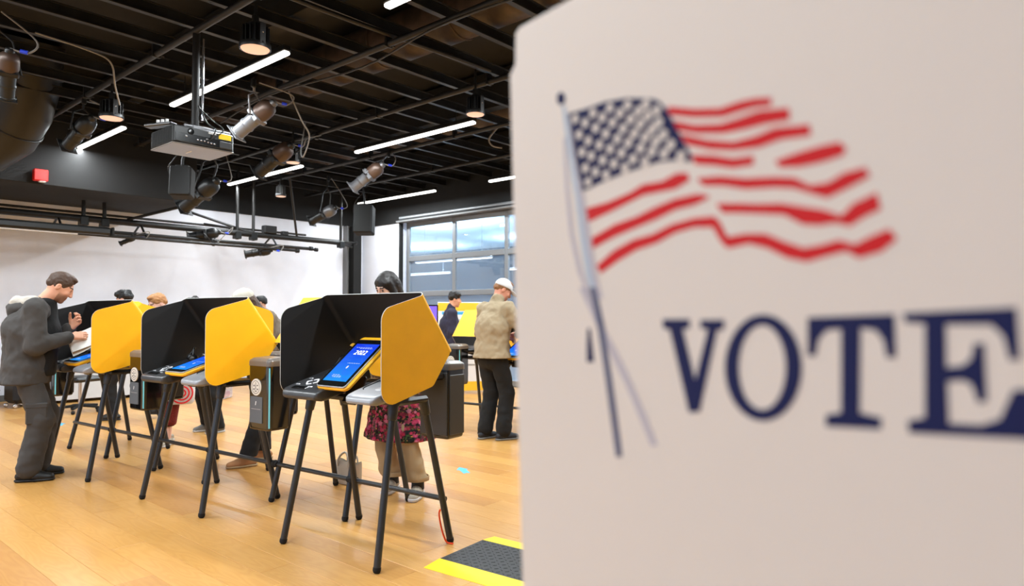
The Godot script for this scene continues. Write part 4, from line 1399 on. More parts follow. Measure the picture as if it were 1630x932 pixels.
	# woman behind the nearest station
	p = person({"label": "dark-haired woman in rose-print dress and khaki trousers behind the nearest station", "h": 1.72, "yaw": 95.0, "at": Vector3(3.50, 0, -4.12), "lean": 2.0, "slouch": 10.0, "neck": 22.0, "pitch": 26.0, "roll": 2.0,
		"hip": Vector3(0.05, 0, 0), "skin": Color(0.87, 0.68, 0.58), "brow": Color(0.13, 0.09, 0.07),
		"hand_r": Vector3(0.17, 0.99, -0.27), "hand_l": Vector3(-0.12, 1.01, -0.27), "palm_r": Vector3(0, -1, 0), "palm_l": Vector3(0, -1, 0),
		"foot_r": Vector3(0.12, 0, 0.0), "foot_l": Vector3(-0.17, 0, -0.02), "toe_r": 25.0, "toe_l": 30.0,
		"top": {"name": "dress", "m": M.rose_print, "hem": 0.42, "r": 0.14, "wide": 1.3, "flare": 1.72, "sleeve": 0.06, "fold": 0.022, "stretch": Vector3(2.4, 0.5, 2.4)},
		"bottom": {"name": "trousers", "m": M.khaki, "r": [0.075, 0.078, 0.086], "fold": 0.014, "hem": 0.13, "cut": 0.12},
		"shoes": {"m": M.sneaker, "sole": M.cap_white, "sole_h": 0.03}, "hair": {"kind": "long", "m": M.hair_dark, "rough": 0.004}})
	for i in 2:
		g = Geo.new()
		var ax := Vector3(0.12, 0, 0) if i == 0 else Vector3(-0.17, 0, -0.02)
		g.lathe([[0.05, 0.06], [0.048, 0.10], [0.047, 0.19]], 14, Transform3D(Basis(), ax))
		obj("sock", g, M.shoe_navy, p)
		g = Geo.new()
		g.lathe([[0.088, 0.125], [0.096, 0.125], [0.096, 0.155], [0.09, 0.158]], 18, Transform3D(Basis(), ax + Vector3(-0.012 if i == 0 else 0.012, 0, 0.0)), false)
		obj("cuff", g, M.khaki, p)

	# man in the tan jacket
	p = person({"label": "man in tan jacket and white cap standing with his back to us at right", "h": 1.80, "yaw": -92.0, "at": Vector3(5.62, 0, -5.13), "lean": 3.0, "slouch": 12.0, "neck": 25.0, "pitch": 30.0, "turn": -28.0,
		"skin": Color(0.84, 0.58, 0.48), "hand_r": Vector3(0.12, 1.16, -0.30), "hand_l": Vector3(-0.10, 1.12, -0.30), "pole_r": Vector3(1, -0.55, 0.1), "pole_l": Vector3(-1, -0.5, 0.2), "palm_r": Vector3(-0.6, -0.6, 0), "palm_l": Vector3(0.6, -0.6, 0),
		"foot_r": Vector3(0.13, 0, -0.05), "foot_l": Vector3(-0.08, 0, 0.03), "toe_r": -20.0, "toe_l": 0.0,
		"top": {"name": "jacket", "m": M.tan_jacket, "hem": 0.90, "r": 0.145, "wide": 1.36, "flare": 1.2, "sleeve": 0.074, "fold": 0.017, "collar": 0.06},
		"bottom": {"name": "trousers", "m": M.trousers_black, "r": [0.098, 0.085, 0.085], "hem": 0.02, "cut": 0.06},
		"shoes": {"m": M.shoe_navy, "sole": M.mesh_grey}, "hair": {"kind": "short", "m": M.hair_sandy, "cap": "baseball", "cap_m": M.cap_white}})

	# people further back
	p = person({"label": "man in black jacket with maroon hood walking left by the back wall", "h": 1.76, "yaw": 44.0, "at": Vector3(3.565, 0, -9.73), "lean": 4.0, "slouch": 8.0, "neck": 18.0, "pitch": 10.0, "skin": Color(0.84, 0.62, 0.52),
		"foot_r": Vector3(0.08, 0.05, 0.36), "foot_l": Vector3(-0.08, 0, -0.16), "hip": Vector3(0, -0.06, 0.05), "hand_r": Vector3(0.26, 0.85, -0.15), "hand_l": Vector3(-0.26, 0.84, 0.12),
		"top": {"name": "jacket", "m": M.shirt_black, "hem": 0.80, "r": 0.14, "fold": 0.014},
		"bottom": {"name": "trousers", "m": M.trousers_black, "r": [0.095, 0.075, 0.062], "hem": 0.05}, "cell": 0.016,
		"shoes": {"m": M.shoe_black, "sole": M.shoe_black}, "hair": {"kind": "curly", "m": M.hair_black}})
	b = Body.new()
	for s in [-1.0, 1.0]:
		b.bone(Vector3(0.0, 1.40, 0.06), Vector3(s * 0.08, 1.43, 0.0), 0.06, 0.052, 0.03)
		b.bone(Vector3(s * 0.08, 1.43, 0.0), Vector3(s * 0.05, 1.40, -0.11), 0.05, 0.035, 0.03)
	g = Geo.new()
	b.build(g, 0.012)
	obj("hood", g, M.maroon, p)
	p = person({"label": "short blond person with red-patterned legging and pale slip-on shoes", "h": 1.63, "yaw": 95.0, "at": Vector3(3.27, 0, -7.66), "lean": 10.0, "slouch": 10.0, "neck": 25.0, "pitch": 25.0, "skin": Color(0.88, 0.68, 0.6),
		"foot_r": Vector3(0.05, 0, -0.04), "foot_l": Vector3(-0.17, 0, -0.16), "toe_r": 30.0, "toe_l": 35.0, "hand_r": Vector3(0.1, 0.98, -0.22), "hand_l": Vector3(-0.1, 0.98, -0.22),
		"top": {"name": "shirt", "m": M.shirt_black, "hem": 0.66, "r": 0.125},
		"bottom": {"name": "leggings", "m": M.trousers_black, "r": [0.085, 0.075, 0.06], "hem": 0.2, "cut": 0.32, "fold": 0.008}, "cell": 0.016,
		"shoes": {"m": M.sneaker, "sole": M.cap_white, "tall": 0.06}, "hair": {"kind": "short", "m": M.hair_blond}})
	b = Body.new()
	b.bone(Vector3(-0.15, 0.48, -0.10), Vector3(-0.172, 0.25, -0.14), 0.074, 0.066, 0.02)
	b.keep(Vector3(0, 0.21, 0), Vector3.UP)
	g = Geo.new()
	b.build(g, 0.01)
	obj("patterned_panel", g, M.red_print, p)
	p = person({"label": "person with dark hair and black trousers behind the blond one", "h": 1.62, "yaw": 95.0, "at": Vector3(3.84, 0, -7.95), "lean": 14.0, "slouch": 12.0, "neck": 30.0, "pitch": 30.0,
		"hand_r": Vector3(0.1, 1.0, -0.25), "hand_l": Vector3(-0.1, 1.0, -0.25),
		"top": {"name": "shirt", "m": M.shirt_black, "hem": 0.72, "r": 0.13},
		"bottom": {"name": "trousers", "m": M.trousers_black, "r": [0.092, 0.085, 0.078], "hem": 0.05}, "cell": 0.016,
		"shoes": {"m": M.mesh_grey, "sole": M.cap_white}, "hair": {"kind": "curly", "m": M.hair_dark}})
	p = person({"label": "person in cream beanie and taupe jumper bending over the station behind the second", "h": 1.70, "yaw": 66.0, "at": Vector3(3.45, 0, -5.94), "lean": 9.0, "slouch": 18.0, "neck": 62.0, "pitch": 36.0, "skin": Color(0.85, 0.64, 0.55),
		"foot_r": Vector3(0.13, 0, -0.08), "foot_l": Vector3(-0.16, 0, -0.24), "hand_r": Vector3(0.14, 1.04, -0.30), "hand_l": Vector3(-0.14, 1.04, -0.30), "hip": Vector3(0, 0, 0.04),
		"top": {"name": "jumper", "m": M.taupe, "hem": 0.74, "r": 0.135, "fold": 0.02},
		"bottom": {"name": "trousers", "m": M.trousers_black, "r": [0.098, 0.085, 0.078], "hem": 0.09},
		"shoes": {"m": M.suede, "sole": M.khaki, "tall": 0.13}, "hair": {"kind": "long", "m": M.hair_brown, "cap": "beanie", "cap_m": M.knit_cream}})
	p = person({"label": "bearded man in black suit far back, right of the cream beanie", "h": 1.70, "yaw": 48.0, "at": Vector3(6.267, 0, -11.11), "pitch": 6.0, "skin": Color(0.80, 0.60, 0.50), "beard": Color(0.06, 0.05, 0.05), "brow": Color(0.05, 0.04, 0.04),
		"top": {"name": "suit_jacket", "m": M.shirt_black, "hem": 0.74, "r": 0.135, "fold": 0.01, "open": true},
		"bottom": {"name": "trousers", "m": M.trousers_black, "r": [0.09, 0.075, 0.07], "hem": 0.03}, "cell": 0.018,
		"shoes": {"m": M.shoe_black, "sole": M.shoe_black}, "hair": {"kind": "short", "m": M.hair_black, "rough": 0.003}})
	b = Body.new()
	b.bone(Vector3(0, 1.2, -0.05), Vector3(0, 1.42, -0.03), 0.085, 0.065, 0.02)
	g = Geo.new()
	b.build(g, 0.014)
	obj("shirt", g, M.cap_white, p)
	p = person({"label": "curly-haired man in navy jacket facing right before the glass door", "h": 1.74, "yaw": -128.0, "at": Vector3(7.68, 0, -7.93), "neck": 18.0, "pitch": 8.0, "skin": Color(0.84, 0.60, 0.48),
		"top": {"name": "jacket", "m": M.navy, "hem": 0.82, "r": 0.15, "sleeve": 0.072, "collar": 0.05},
		"bottom": {"name": "trousers", "m": M.trousers_black, "r": [0.09, 0.08, 0.075], "hem": 0.03}, "cell": 0.016,
		"shoes": {"m": M.shoe_black, "sole": M.shoe_black}, "hair": {"kind": "curly", "m": M.hair_dark}})


# ---------------------------------------------------------------- rigging, projector, lamps
func rigging() -> void:
	var t := thing("lighting_rail", "run of black pipes hung before the white back wall", "lighting rail")
	obj("main_pipe", rod([Vector3(X0 + 0.02, 2.9, -12.2), Vector3(8.55, 2.9, -12.2)], 0.055, 14), M.steel_black, t)
	for q in [[2.74, -12.5, 8.2, 0.025], [2.70, -12.0, 7.75, 0.028], [2.62, -11.85, 7.35, 0.026], [2.98, -12.62, 9.3, 0.02]]:
		obj("pipe", rod([Vector3(X0 + 0.02, q[0], q[1]), Vector3(q[2], q[0], q[1])], q[3], 10), M.steel_black, t)
		obj("end_cap", rod([Vector3(q[2] - 0.03, q[0], q[1]), Vector3(q[2] + 0.03, q[0], q[1])], q[3] + 0.018, 10), M.fixture_black, t)
	obj("upper_pipe", rod([Vector3(X0 + 0.02, 3.08, -12.9), Vector3(8.2, 3.08, -12.9)], 0.022, 8), M.steel_black, t)
	for x in [3.75, 4.05, 6.30, 6.62, 8.6]:
		var top := 3.19 if x < 5.05 else 4.06
		obj("hanger", rod([Vector3(x, 2.78, -12.2), Vector3(x, top, -12.2)], 0.03, 8), M.steel_black, t)
		obj("hanger_foot", bx(Vector3(x, 2.86, -12.2), Vector3(0.12, 0.14, 0.14), 0.01), M.fixture_black, t)
	for q in [[Vector3(6.95, 4.0, -11.5), Vector3(7.55, 2.95, -12.2)], [Vector3(4.4, 2.95, -12.2), Vector3(5.05, 3.19, -11.4)], [Vector3(6.0, 3.1, -12.9), Vector3(6.62, 2.95, -12.2)], [Vector3(5.6, 3.25, -12.6), Vector3(6.62, 2.93, -12.25)], [Vector3(8.5, 2.9, -12.2), Vector3(9.45, 2.98, -13.0)], [Vector3(8.5, 2.9, -12.2), Vector3(9.45, 2.92, -12.98)]]:
		obj("brace", rod(q, 0.024, 8), M.steel_black, t)
	for x in [2.2, 3.4, 4.6, 5.8, 7.0]:
		var c := Geo.new()
		c.tube([Vector3(x, 2.9, -12.2), Vector3(x, 2.70, -12.0), Vector3(x, 2.62, -11.85)], 0.018, 8)
		c.tube([Vector3(x, 2.9, -12.2), Vector3(x, 2.74, -12.5)], 0.018, 8)
		obj("cross_tie", c, M.fixture_black, t)
	for q in [[Vector3(6.95, 3.02, -12.2), Vector3(0.26, 0.15, 0.14), "black junction box sitting on the wall lighting rail"], [Vector3(7.28, 2.98, -12.2), Vector3(0.13, 0.08, 0.1), "small black box beside the junction box on the rail"]]:
		var b := thing("junction_box", q[2], "box", Transform3D(Basis(), q[0]))
		obj("body", bx(Vector3.ZERO, q[1], 0.012), M.fixture_black, b)
		obj("cover", bx(Vector3(0, 0, q[1].z / 2), Vector3(q[1].x * 0.86, q[1].y * 0.8, 0.006), 0.002), M.steel_black, b)
	# rolled projection screen at left
	var rs := thing("projection_screen", "black rolled projection screen casing under the wall rail at left", "projection screen", Transform3D(Basis(), Vector3(1.5, 2.66, -11.62)))
	obj("casing", bx(Vector3(0, 0, 0), Vector3(4.9, 0.12, 0.13), 0.03), M.fixture_black, rs)
	obj("end_cap", bx(Vector3(2.47, 0, 0), Vector3(0.03, 0.135, 0.145), 0.03), M.rubber, rs)
	obj("screen_edge", bx(Vector3(-0.2, -0.072, 0), Vector3(4.4, 0.025, 0.02), 0.006), M.white, rs)
	# black loudspeakers
	speaker("black loudspeaker hanging behind the projector", Vector3(3.97, 3.12, -9.18), Vector3(0.27, 0.40, 0.24), -128.0, Vector3(4.12, 3.95, -9.18))
	speaker("black loudspeaker hanging by the corner column, right of the rail", Vector3(7.70, 3.11, -10.2), Vector3(0.34, 0.53, 0.30), -140.0, Vector3(7.70, 4.062, -10.3))
	# red alarm
	var al := thing("alarm_strobe", "red alarm box with white strobe under the soffit at left", "alarm", Transform3D(Basis(), Vector3(2.88, 3.31, -11.13)))
	obj("housing", bx(Vector3.ZERO, Vector3(0.17, 0.16, 0.1), 0.01), M.red, al)
	obj("strobe", bx(Vector3(0.02, -0.085, 0.01), Vector3(0.08, 0.02, 0.06), 0.006), M.white, al)


func speaker(label: String, p: Vector3, s: Vector3, turn: float, top: Vector3) -> void:
	var t := thing("loudspeaker", label, "loudspeaker", turned(turn + 90.0, p))
	obj("cabinet", bx(Vector3.ZERO, s, 0.02, Basis(Vector3.RIGHT, -0.12)), M.rubber, t)
	obj("grille", bx(Basis(Vector3.RIGHT, -0.12) * Vector3(0, 0, s.z / 2 + 0.001), Vector3(s.x * 0.92, s.y * 0.95, 0.012), 0.005, Basis(Vector3.RIGHT, -0.12)), M.fixture_black, t)
	var g := Geo.new()
	g.tube([Vector3(0, s.y / 2 - 0.02, 0), Vector3(0, s.y / 2 + 0.1, 0), t.transform.affine_inverse() * top], 0.018, 8)
	g.box(Vector3(0, s.y / 2 + 0.02, 0), Vector3(s.x * 0.6, 0.03, 0.06), 0.006)
	obj("bracket", g, M.fixture_black, t)
	g = Geo.new()
	g.curve([Vector3(-s.x / 2, 0.05, -s.z / 3), Vector3(-s.x / 2 - 0.06, 0.2, -s.z / 3), Vector3(-s.x / 2 + 0.02, s.y / 2 + 0.1, 0), Vector3(0, s.y / 2 + 0.25, 0)], 0.006, 6)
	obj("cable", g, M.cable_black, t)


func projector() -> void:
	var t := thing("projector", "large dark grey video projector hanging from a pole", "projector", Transform3D(Basis(), Vector3(2.77, 2.85, -6.2)))
	obj("body", bx(Vector3(0, 0.085, 0), Vector3(0.54, 0.155, 0.46), 0.012), M.tray_black, t)
	obj("base_cover", bx(Vector3(0, 0.004, 0), Vector3(0.545, 0.012, 0.465), 0.005), M.box_lid, t)
	obj("lettering", bx(Vector3(-0.02, -0.0025, -0.03), Vector3(0.012, 0.002, 0.11), 0.0008), M.white, t)
	# grille on the side that faces -x
	for k in 20:
		obj("vent_slat", bx(Vector3(-0.272, 0.085, -0.2 + k * 0.021), Vector3(0.006, 0.13, 0.008), 0.002), M.steel_black, t)
	# connector side, towards +z
	obj("rear_panel", bx(Vector3(0.0, 0.06, 0.231), Vector3(0.5, 0.075, 0.006), 0.002), M.bezel, t)
	for q in [[-0.16, 0.075], [-0.06, 0.06], [-0.03, 0.06], [0.0, 0.06], [0.03, 0.055], [0.06, 0.05], [0.09, 0.05], [0.02, 0.08]]:
		obj("socket", bx(Vector3(q[0], q[1], 0.236), Vector3(0.016, 0.012, 0.008), 0.002), M.chrome, t)
	obj("fan_grille", bx(Vector3(0.19, 0.055, 0.236), Vector3(0.11, 0.06, 0.006), 0.003), M.tray_dark, t)
	var sk := obj("warning_sticker", bx(Vector3(0.185, 0.13, 0.232), Vector3(0.115, 0.05, 0.003), 0.001), M.mat_yellow, t)
	sk.set_meta("label", "yellow warning sticker")
	obj("name_label", bx(Vector3(0.07, 0.14, 0.232), Vector3(0.07, 0.016, 0.003), 0.001), M.white, t)
	obj("power_inlet", turned_shape([[0.001, 0.0], [0.028, 0.0], [0.03, -0.006], [0.03, -0.02]], Transform3D(Basis(Vector3(1, 0, 0), Vector3(0, 0, 1), Vector3(0, -1, 0)), Vector3(-0.12, 0.12, 0.236)), 14), M.bezel, t)
	# mount
	obj("pole", rod([Vector3(0.02, 0.17, 0.0), Vector3(0.02, 1.10, 0.0)], 0.033, 14), M.steel_black, t)
	obj("conduit", rod([Vector3(0.075, 0.3, 0.02), Vector3(0.075, 1.05, 0.02)], 0.012, 8), M.chrome, t)
	var g := Geo.new()
	for s in [-0.12, 0.12]:
		g.box(Vector3(0.08, 0.20, s), Vector3(0.42, 0.018, 0.018), 0.003)
	g.box(Vector3(0.02, 0.19, 0), Vector3(0.16, 0.04, 0.28), 0.006)
	for q in [[-0.12, -0.12], [0.26, -0.12], [-0.12, 0.12], [0.26, 0.12]]:
		g.tube([Vector3(q[0], 0.16, q[1]), Vector3(q[0], 0.20, q[1])], 0.01, 6)
	obj("mount_frame", g, M.tray_silver, t)
	g = Geo.new()
	g.curve([Vector3(0.03, 0.42, 0.04), Vector3(0.06, 0.25, 0.15), Vector3(0.08, 0.17, 0.27), Vector3(0.05, 0.09, 0.245)], 0.006, 6)
	g.curve([Vector3(0.03, 0.40, 0.05), Vector3(0.10, 0.28, 0.16), Vector3(0.16, 0.18, 0.25), Vector3(0.02, 0.06, 0.245)], 0.006, 6)
	obj("cable", g, M.cable_black, t)
	# small network unit on a bracket beside it
	var n := thing("camera_unit", "small dark sensor bar with white knobs above the projector's left edge", "sensor bar", turned(24.0, Vector3(2.53, 3.06, -6.3)))
	obj("body", bx(Vector3.ZERO, Vector3(0.09, 0.03, 0.30), 0.01), M.tray_dark, n)
	for k in 3:
		obj("knob", turned_shape([[0.001, 0.035], [0.013, 0.032], [0.014, 0.0]], Transform3D(Basis(), Vector3(-0.01, 0.014, -0.02 + k * 0.05)), 12), M.white, n)


# an ellipsoidal stage spotlight from lens to rear, hung on a yoke from the point top
func spotlight(label: String, lens: Vector3, rear: Vector3, top: Vector3, skin_: Material, housing: Material) -> void:
	var t := thing("stage_spotlight", label, "spotlight", Transform3D(Basis(), lens), "")
	var d := rear - lens
	var l := d.length()
	var f := along(Vector3.ZERO, d)
	var k := l / 0.56
	obj("barrel", turned_shape([[0.082 * k, 0.0], [0.088 * k, 0.006], [0.088 * k, 0.03], [0.088 * k, 0.03], [0.074 * k, 0.034], [0.074 * k, 0.15 * k], [0.074 * k, 0.15 * k], [0.083 * k, 0.155 * k], [0.083 * k, 0.18 * k], [0.075 * k, 0.185 * k], [0.078 * k, 0.30 * k]], f, 20), skin_, t)
	obj("lens", turned_shape([[0.001, -0.004], [0.05 * k, 0.0], [0.078 * k, 0.006], [0.078 * k, 0.012]], f, 20), M.lens_glass, t)
	obj("gel_frame", bx(f * Vector3(0, 0.012, 0), Vector3(0.19 * k, 0.012, 0.19 * k), 0.003, f.basis), skin_, t)
	obj("shutter_gate", bx(f * Vector3(0, 0.31 * k, 0), Vector3(0.19 * k, 0.06 * k, 0.17 * k), 0.012, f.basis), skin_, t)
	obj("reflector_housing", turned_shape([[0.085 * k, 0.33 * k], [0.098 * k, 0.36 * k], [0.098 * k, 0.45 * k], [0.085 * k, 0.50 * k], [0.05 * k, 0.53 * k]], f, 20), housing, t)
	obj("lamp_cap", turned_shape([[0.046 * k, 0.52 * k], [0.046 * k, 0.56 * k], [0.03 * k, 0.575 * k]], f, 14), skin_, t)
	for s in [-1.0, 1.0]:
		obj("handle", rod([f * Vector3(s * 0.09 * k, 0.31 * k, 0), f * Vector3(s * 0.14 * k, 0.29 * k, 0)], 0.009 * k, 6), M.rubber, t)
	# yoke
	var mid := f * Vector3(0, 0.30 * k, 0)
	var tp := top - lens
	var g := Geo.new()
	var side := f.basis.x
	for s in [-1.0, 1.0]:
		g.tube([mid + side * s * 0.115 * k, mid.lerp(tp, 0.55) + side * s * 0.11 * k, mid.lerp(tp, 0.72)], 0.011 * k, 6)
	g.tube([mid.lerp(tp, 0.70), tp], 0.014 * k, 8)
	obj("yoke", g, skin_, t)
	obj("hook_clamp", bx(tp - Vector3(0, 0.01, 0), Vector3(0.05, 0.09, 0.04) * k, 0.008), M.fixture_black, t)
	# cable with a blue plug
	g = Geo.new()
	var re := f * Vector3(0, 0.57 * k, 0)
	var out := Vector3(0.12, -0.02, 0.06)
	g.curve([re, re + out, re + out * 1.4 + Vector3(0, 0.12, 0), tp + Vector3(0.05, 0.0, 0.03)], 0.008, 6)
	obj("cable", g, M.cable_grey, t)
	obj("plug", rod([re + out * 0.55, re + out * 0.95], 0.018, 8), M.plug_blue, t)


func highbay(label: String, p: Vector3, r: float, top: float) -> void:
	var t := thing("house_light", label, "light", Transform3D(Basis(), p), "round house lights on the pipe grid")
	obj("lens", turned_shape([[0.001, 0.0], [r * 0.86, 0.0], [r * 0.93, 0.012], [r * 0.93, 0.02]], Transform3D(), 28), M.lens_beige, t)
	obj("ring", ring_shape([[r * 0.93, 0.006], [r, 0.006], [r, 0.045], [r * 0.9, 0.05]], Transform3D(), 28), M.fixture_black, t)
	obj("core", turned_shape([[r * 0.62, 0.045], [r * 0.62, 0.20], [r * 0.4, 0.22]], Transform3D(), 18), M.fixture_black, t)
	for k in 18:
		var a := TAU * k / 18.0
		var b := Basis(Vector3.UP, a)
		obj("fin", bx(b * Vector3(r * 0.76, 0.115, 0), Vector3(r * 0.3, 0.14, 0.006), 0.001, b), M.fixture_black, t)
	var g := Geo.new()
	g.tube([Vector3(0, 0.20, 0), Vector3(0, top - p.y, 0)], 0.014, 8)
	g.box(Vector3(0, 0.24, 0), Vector3(0.05, 0.1, 0.04), 0.006)
	obj("stem", g, M.fixture_black, t)
	obj("strap", bx(Vector3(0, 0.11, r * 0.96), Vector3(0.05, 0.17, 0.008), 0.002), M.steel_black, t)
	obj("bolt", bx(Vector3(0, 0.12, r * 0.98), Vector3(0.014, 0.014, 0.008), 0.003), M.chrome, t)


func fixtures() -> void:
	var B: Material = M.fixture_black
	spotlight("bright silver-edged spotlight right of the projector, aimed down left", Vector3(3.79, 3.42, -7.40), Vector3(4.02, 3.76, -6.98), Vector3(3.78, 3.93, -7.0), M.fixture_grey, M.fixture_bronze)
	spotlight("dark spotlight left of the projector, between duct and round lamp", Vector3(2.70, 3.40, -9.42), Vector3(2.83, 3.70, -8.96), Vector3(2.78, 3.93, -9.1), B, B)
	spotlight("dark spotlight over the second LED bar, below the bright one", Vector3(4.83, 3.33, -8.80), Vector3(5.03, 3.68, -8.27), Vector3(5.5, 3.93, -8.4), B, M.fixture_bronze)
	spotlight("grey spotlight in the middle of the ceiling near the centre LED bar", Vector3(6.41, 3.34, -8.80), Vector3(6.66, 3.70, -8.36), Vector3(6.88, 3.93, -8.5), M.fixture_grey, M.fixture_bronze)
	spotlight("far spotlight against the bulkhead left of the corner loudspeaker", Vector3(7.46, 3.18, -11.56), Vector3(7.66, 3.42, -11.02), Vector3(7.6, 4.0, -11.2), B, M.fixture_grey)
	spotlight("black spotlight hanging beside the loudspeaker behind the projector", Vector3(4.69, 3.03, -10.8), Vector3(4.94, 3.43, -10.2), Vector3(4.98, 4.07, -10.3), B, B)
	spotlight("bronze spotlight cut by the left edge of the picture", Vector3(1.60, 3.25, -7.2), Vector3(1.56, 3.62, -6.95), Vector3(1.45, 3.93, -7.0), B, M.fixture_bronze)
	spotlight("spotlight on the wall rail pointing left, the middle one", Vector3(5.36, 2.74, -12.14), Vector3(5.80, 2.84, -11.84), Vector3(5.7, 2.64, -11.88), B, B)
	spotlight("black spotlight slung under the right part of the wall rail", Vector3(6.42, 2.50, -12.14), Vector3(6.83, 2.60, -11.88), Vector3(6.72, 2.64, -11.86), B, B)
	spotlight("stubby black lamp under the left part of the wall rail", Vector3(4.22, 2.52, -12.02), Vector3(4.42, 2.64, -11.9), Vector3(4.36, 2.68, -11.87), B, B)
	highbay("large round finned lamp hanging above the projector", Vector3(2.83, 3.55, -5.22), 0.125, 3.93)
	highbay("round lamp with beige lens over the left LED bar", Vector3(2.79, 3.54, -8.25), 0.125, 3.93)
	highbay("round lamp beside the top of the cardboard booth", Vector3(5.36, 3.56, -5.14), 0.105, 4.06)
	highbay("small far round lamp above the wall rail brace", Vector3(6.70, 3.54, -11.37), 0.095, 4.06)
	highbay("round lamp just behind the second LED bar", Vector3(5.31, 3.54, -8.70), 0.10, 4.06)


# ---------------------------------------------------------------- the back of the hall and small things
func back_of_hall() -> void:
	# cloth-covered table against the back wall
	var t := thing("folding_table", "folding table along the back wall under a white cloth", "table", Transform3D(Basis(), Vector3(4.36, 0, -12.6)))
	obj("table_top", bx(Vector3(0, 0.73, 0), Vector3(2.4, 0.03, 0.75), 0.006), M.white, t)
	for q in [[-1.1, -0.3], [1.1, -0.3], [-1.1, 0.3], [1.1, 0.3]]:
		obj("leg", rod([Vector3(q[0], 0, q[1]), Vector3(q[0], 0.715, q[1])], 0.014, 8), M.alu, t)
	var g := Geo.new()
	var path := []
	for k in 60:
		var a := k / 60.0
		var per := [[-1.215, 0.39], [1.215, 0.39], [1.215, -0.39], [-1.215, -0.39]]
		var seg := int(a * 4.0)
		var f := a * 4.0 - seg
		var p0: Array = per[seg]
		var p1: Array = per[(seg + 1) % 4]
		path.append(Vector3(lerpf(p0[0], p1[0], f), 0, lerpf(p0[1], p1[1], f)))
	var rings := []
	for q in [[0.747, 0.99, 0.0], [0.745, 1.0, 0.0], [0.70, 1.004, 0.006], [0.35, 1.015, 0.016], [0.05, 1.02, 0.02]]:
		var ring := PackedVector3Array()
		for k in 60:
			var p: Vector3 = path[k]
			var w: float = q[1] + q[2] * sin(k * 1.9)
			ring.append(Vector3(p.x * w, q[0], p.z * w))
		rings.append(ring)
	g.loft(rings, true, false)
	var cl := obj("tablecloth", g, M.cloth_white)
	cl.position = Vector3(4.36, 0.001, -12.6)
	tag(cl, "white cloth hanging from the table at the back wall", "tablecloth")
	var sg := thing("table_sign", "white sign starting with SE on the back table's cloth", "sign", Transform3D(Basis(), Vector3(5.02, 0.40, -12.17)))
	obj("board", bx(Vector3.ZERO, Vector3(0.42, 0.30, 0.008), 0.002), M.white, sg)
	var tm := TextMesh.new()
	tm.text = "SE"
	var ft := SystemFont.new()
	ft.font_names = PackedStringArray(["Droid Sans"])
	ft.font_weight = 700
	tm.font = ft
	tm.font_size = 40
	tm.pixel_size = 0.0028
	tm.depth = 0.002
	var l := obj("lettering", tm, M.ink_black, sg)
	l.position = Vector3(-0.1, 0.07, 0.0055)
	# storage bin
	var bn := thing("storage_bin", "clear plastic bin with pink things on the floor far back", "bin", turned(40.0, Vector3(5.43, 0, -11.0)))
	g = Geo.new()
	for q in [[Vector3(0, 0.01, 0), Vector3(0.34, 0.01, 0.24)], [Vector3(0.17, 0.1, 0), Vector3(0.008, 0.19, 0.25)], [Vector3(-0.17, 0.1, 0), Vector3(0.008, 0.19, 0.25)], [Vector3(0, 0.1, 0.12), Vector3(0.34, 0.19, 0.008)], [Vector3(0, 0.1, -0.12), Vector3(0.34, 0.19, 0.008)]]:
		g.box(q[0], q[1], 0.002)
	obj("tub", g, M.bin_clear, bn)
	obj("lid", bx(Vector3(0, 0.20, 0), Vector3(0.36, 0.02, 0.27), 0.006), M.white, bn)
	obj("contents", bx(Vector3(0, 0.065, 0), Vector3(0.3, 0.1, 0.2), 0.02), M.pink, bn)
	# office chair
	var ch := thing("office_chair", "black office chair on a star base behind the leftmost station", "chair", turned(20.0, Vector3(3.37, 0, -10.96)))
	for k in 5:
		var a := TAU * k / 5.0
		var d := Vector3(cos(a), 0, sin(a))
		obj("base_arm", rod([Vector3(0, 0.10, 0), d * 0.27 + Vector3(0, 0.075, 0)], [0.024, 0.016], 8), M.rubber, ch)
		obj("caster", turned_shape([[0.018, -0.02], [0.026, -0.012], [0.026, 0.012], [0.018, 0.02]], along(d * 0.27 + Vector3(0, 0.027, 0), Vector3(-d.z, 0, d.x)), 12), M.rubber, ch)
	obj("column", rod([Vector3(0, 0.08, 0), Vector3(0, 0.44, 0)], 0.022, 10), M.chrome, ch)
	obj("seat", bx(Vector3(0, 0.47, 0), Vector3(0.46, 0.07, 0.46), 0.03), M.fixture_black, ch)
	obj("backrest", bx(Vector3(0, 0.80, -0.22), Vector3(0.42, 0.42, 0.06), 0.028), M.fixture_black, ch)
	obj("back_stem", rod([Vector3(0, 0.46, -0.2), Vector3(0, 0.65, -0.25)], 0.02, 8), M.rubber, ch)
	# rolling case and wooden box at far left
	var rc := thing("rolling_case", "black soft case on casters by the wall at far left", "case", turned(12.0, Vector3(2.95, 0, -12.25)))
	obj("bag", bx(Vector3(0, 0.30, 0), Vector3(0.26, 0.48, 0.36), 0.06), M.fixture_black, rc)
	for q in [[-0.1, -0.13], [0.1, -0.13], [-0.1, 0.13], [0.1, 0.13]]:
		obj("caster", turned_shape([[0.02, -0.015], [0.032, -0.01], [0.032, 0.01], [0.02, 0.015]], along(Vector3(q[0], 0.033, q[1]), Vector3(0, 0, 1)), 12), M.chrome, rc)
	var wb := thing("wooden_box", "low tan wooden box by the wall at the left edge", "box", Transform3D(Basis(), Vector3(2.55, 0, -12.6)))
	obj("body", bx(Vector3(0, 0.12, 0), Vector3(0.40, 0.24, 0.36), 0.006), M.wood_box, wb)
	obj("lid", bx(Vector3(0, 0.25, 0), Vector3(0.43, 0.02, 0.39), 0.004), M.wood_box, wb)
	# information board by the glass door
	var ib := thing("information_board", "tall white information board with yellow header behind the far station", "notice board", turned(-128.0 + 90.0, Vector3(8.66, 0, -8.35)))
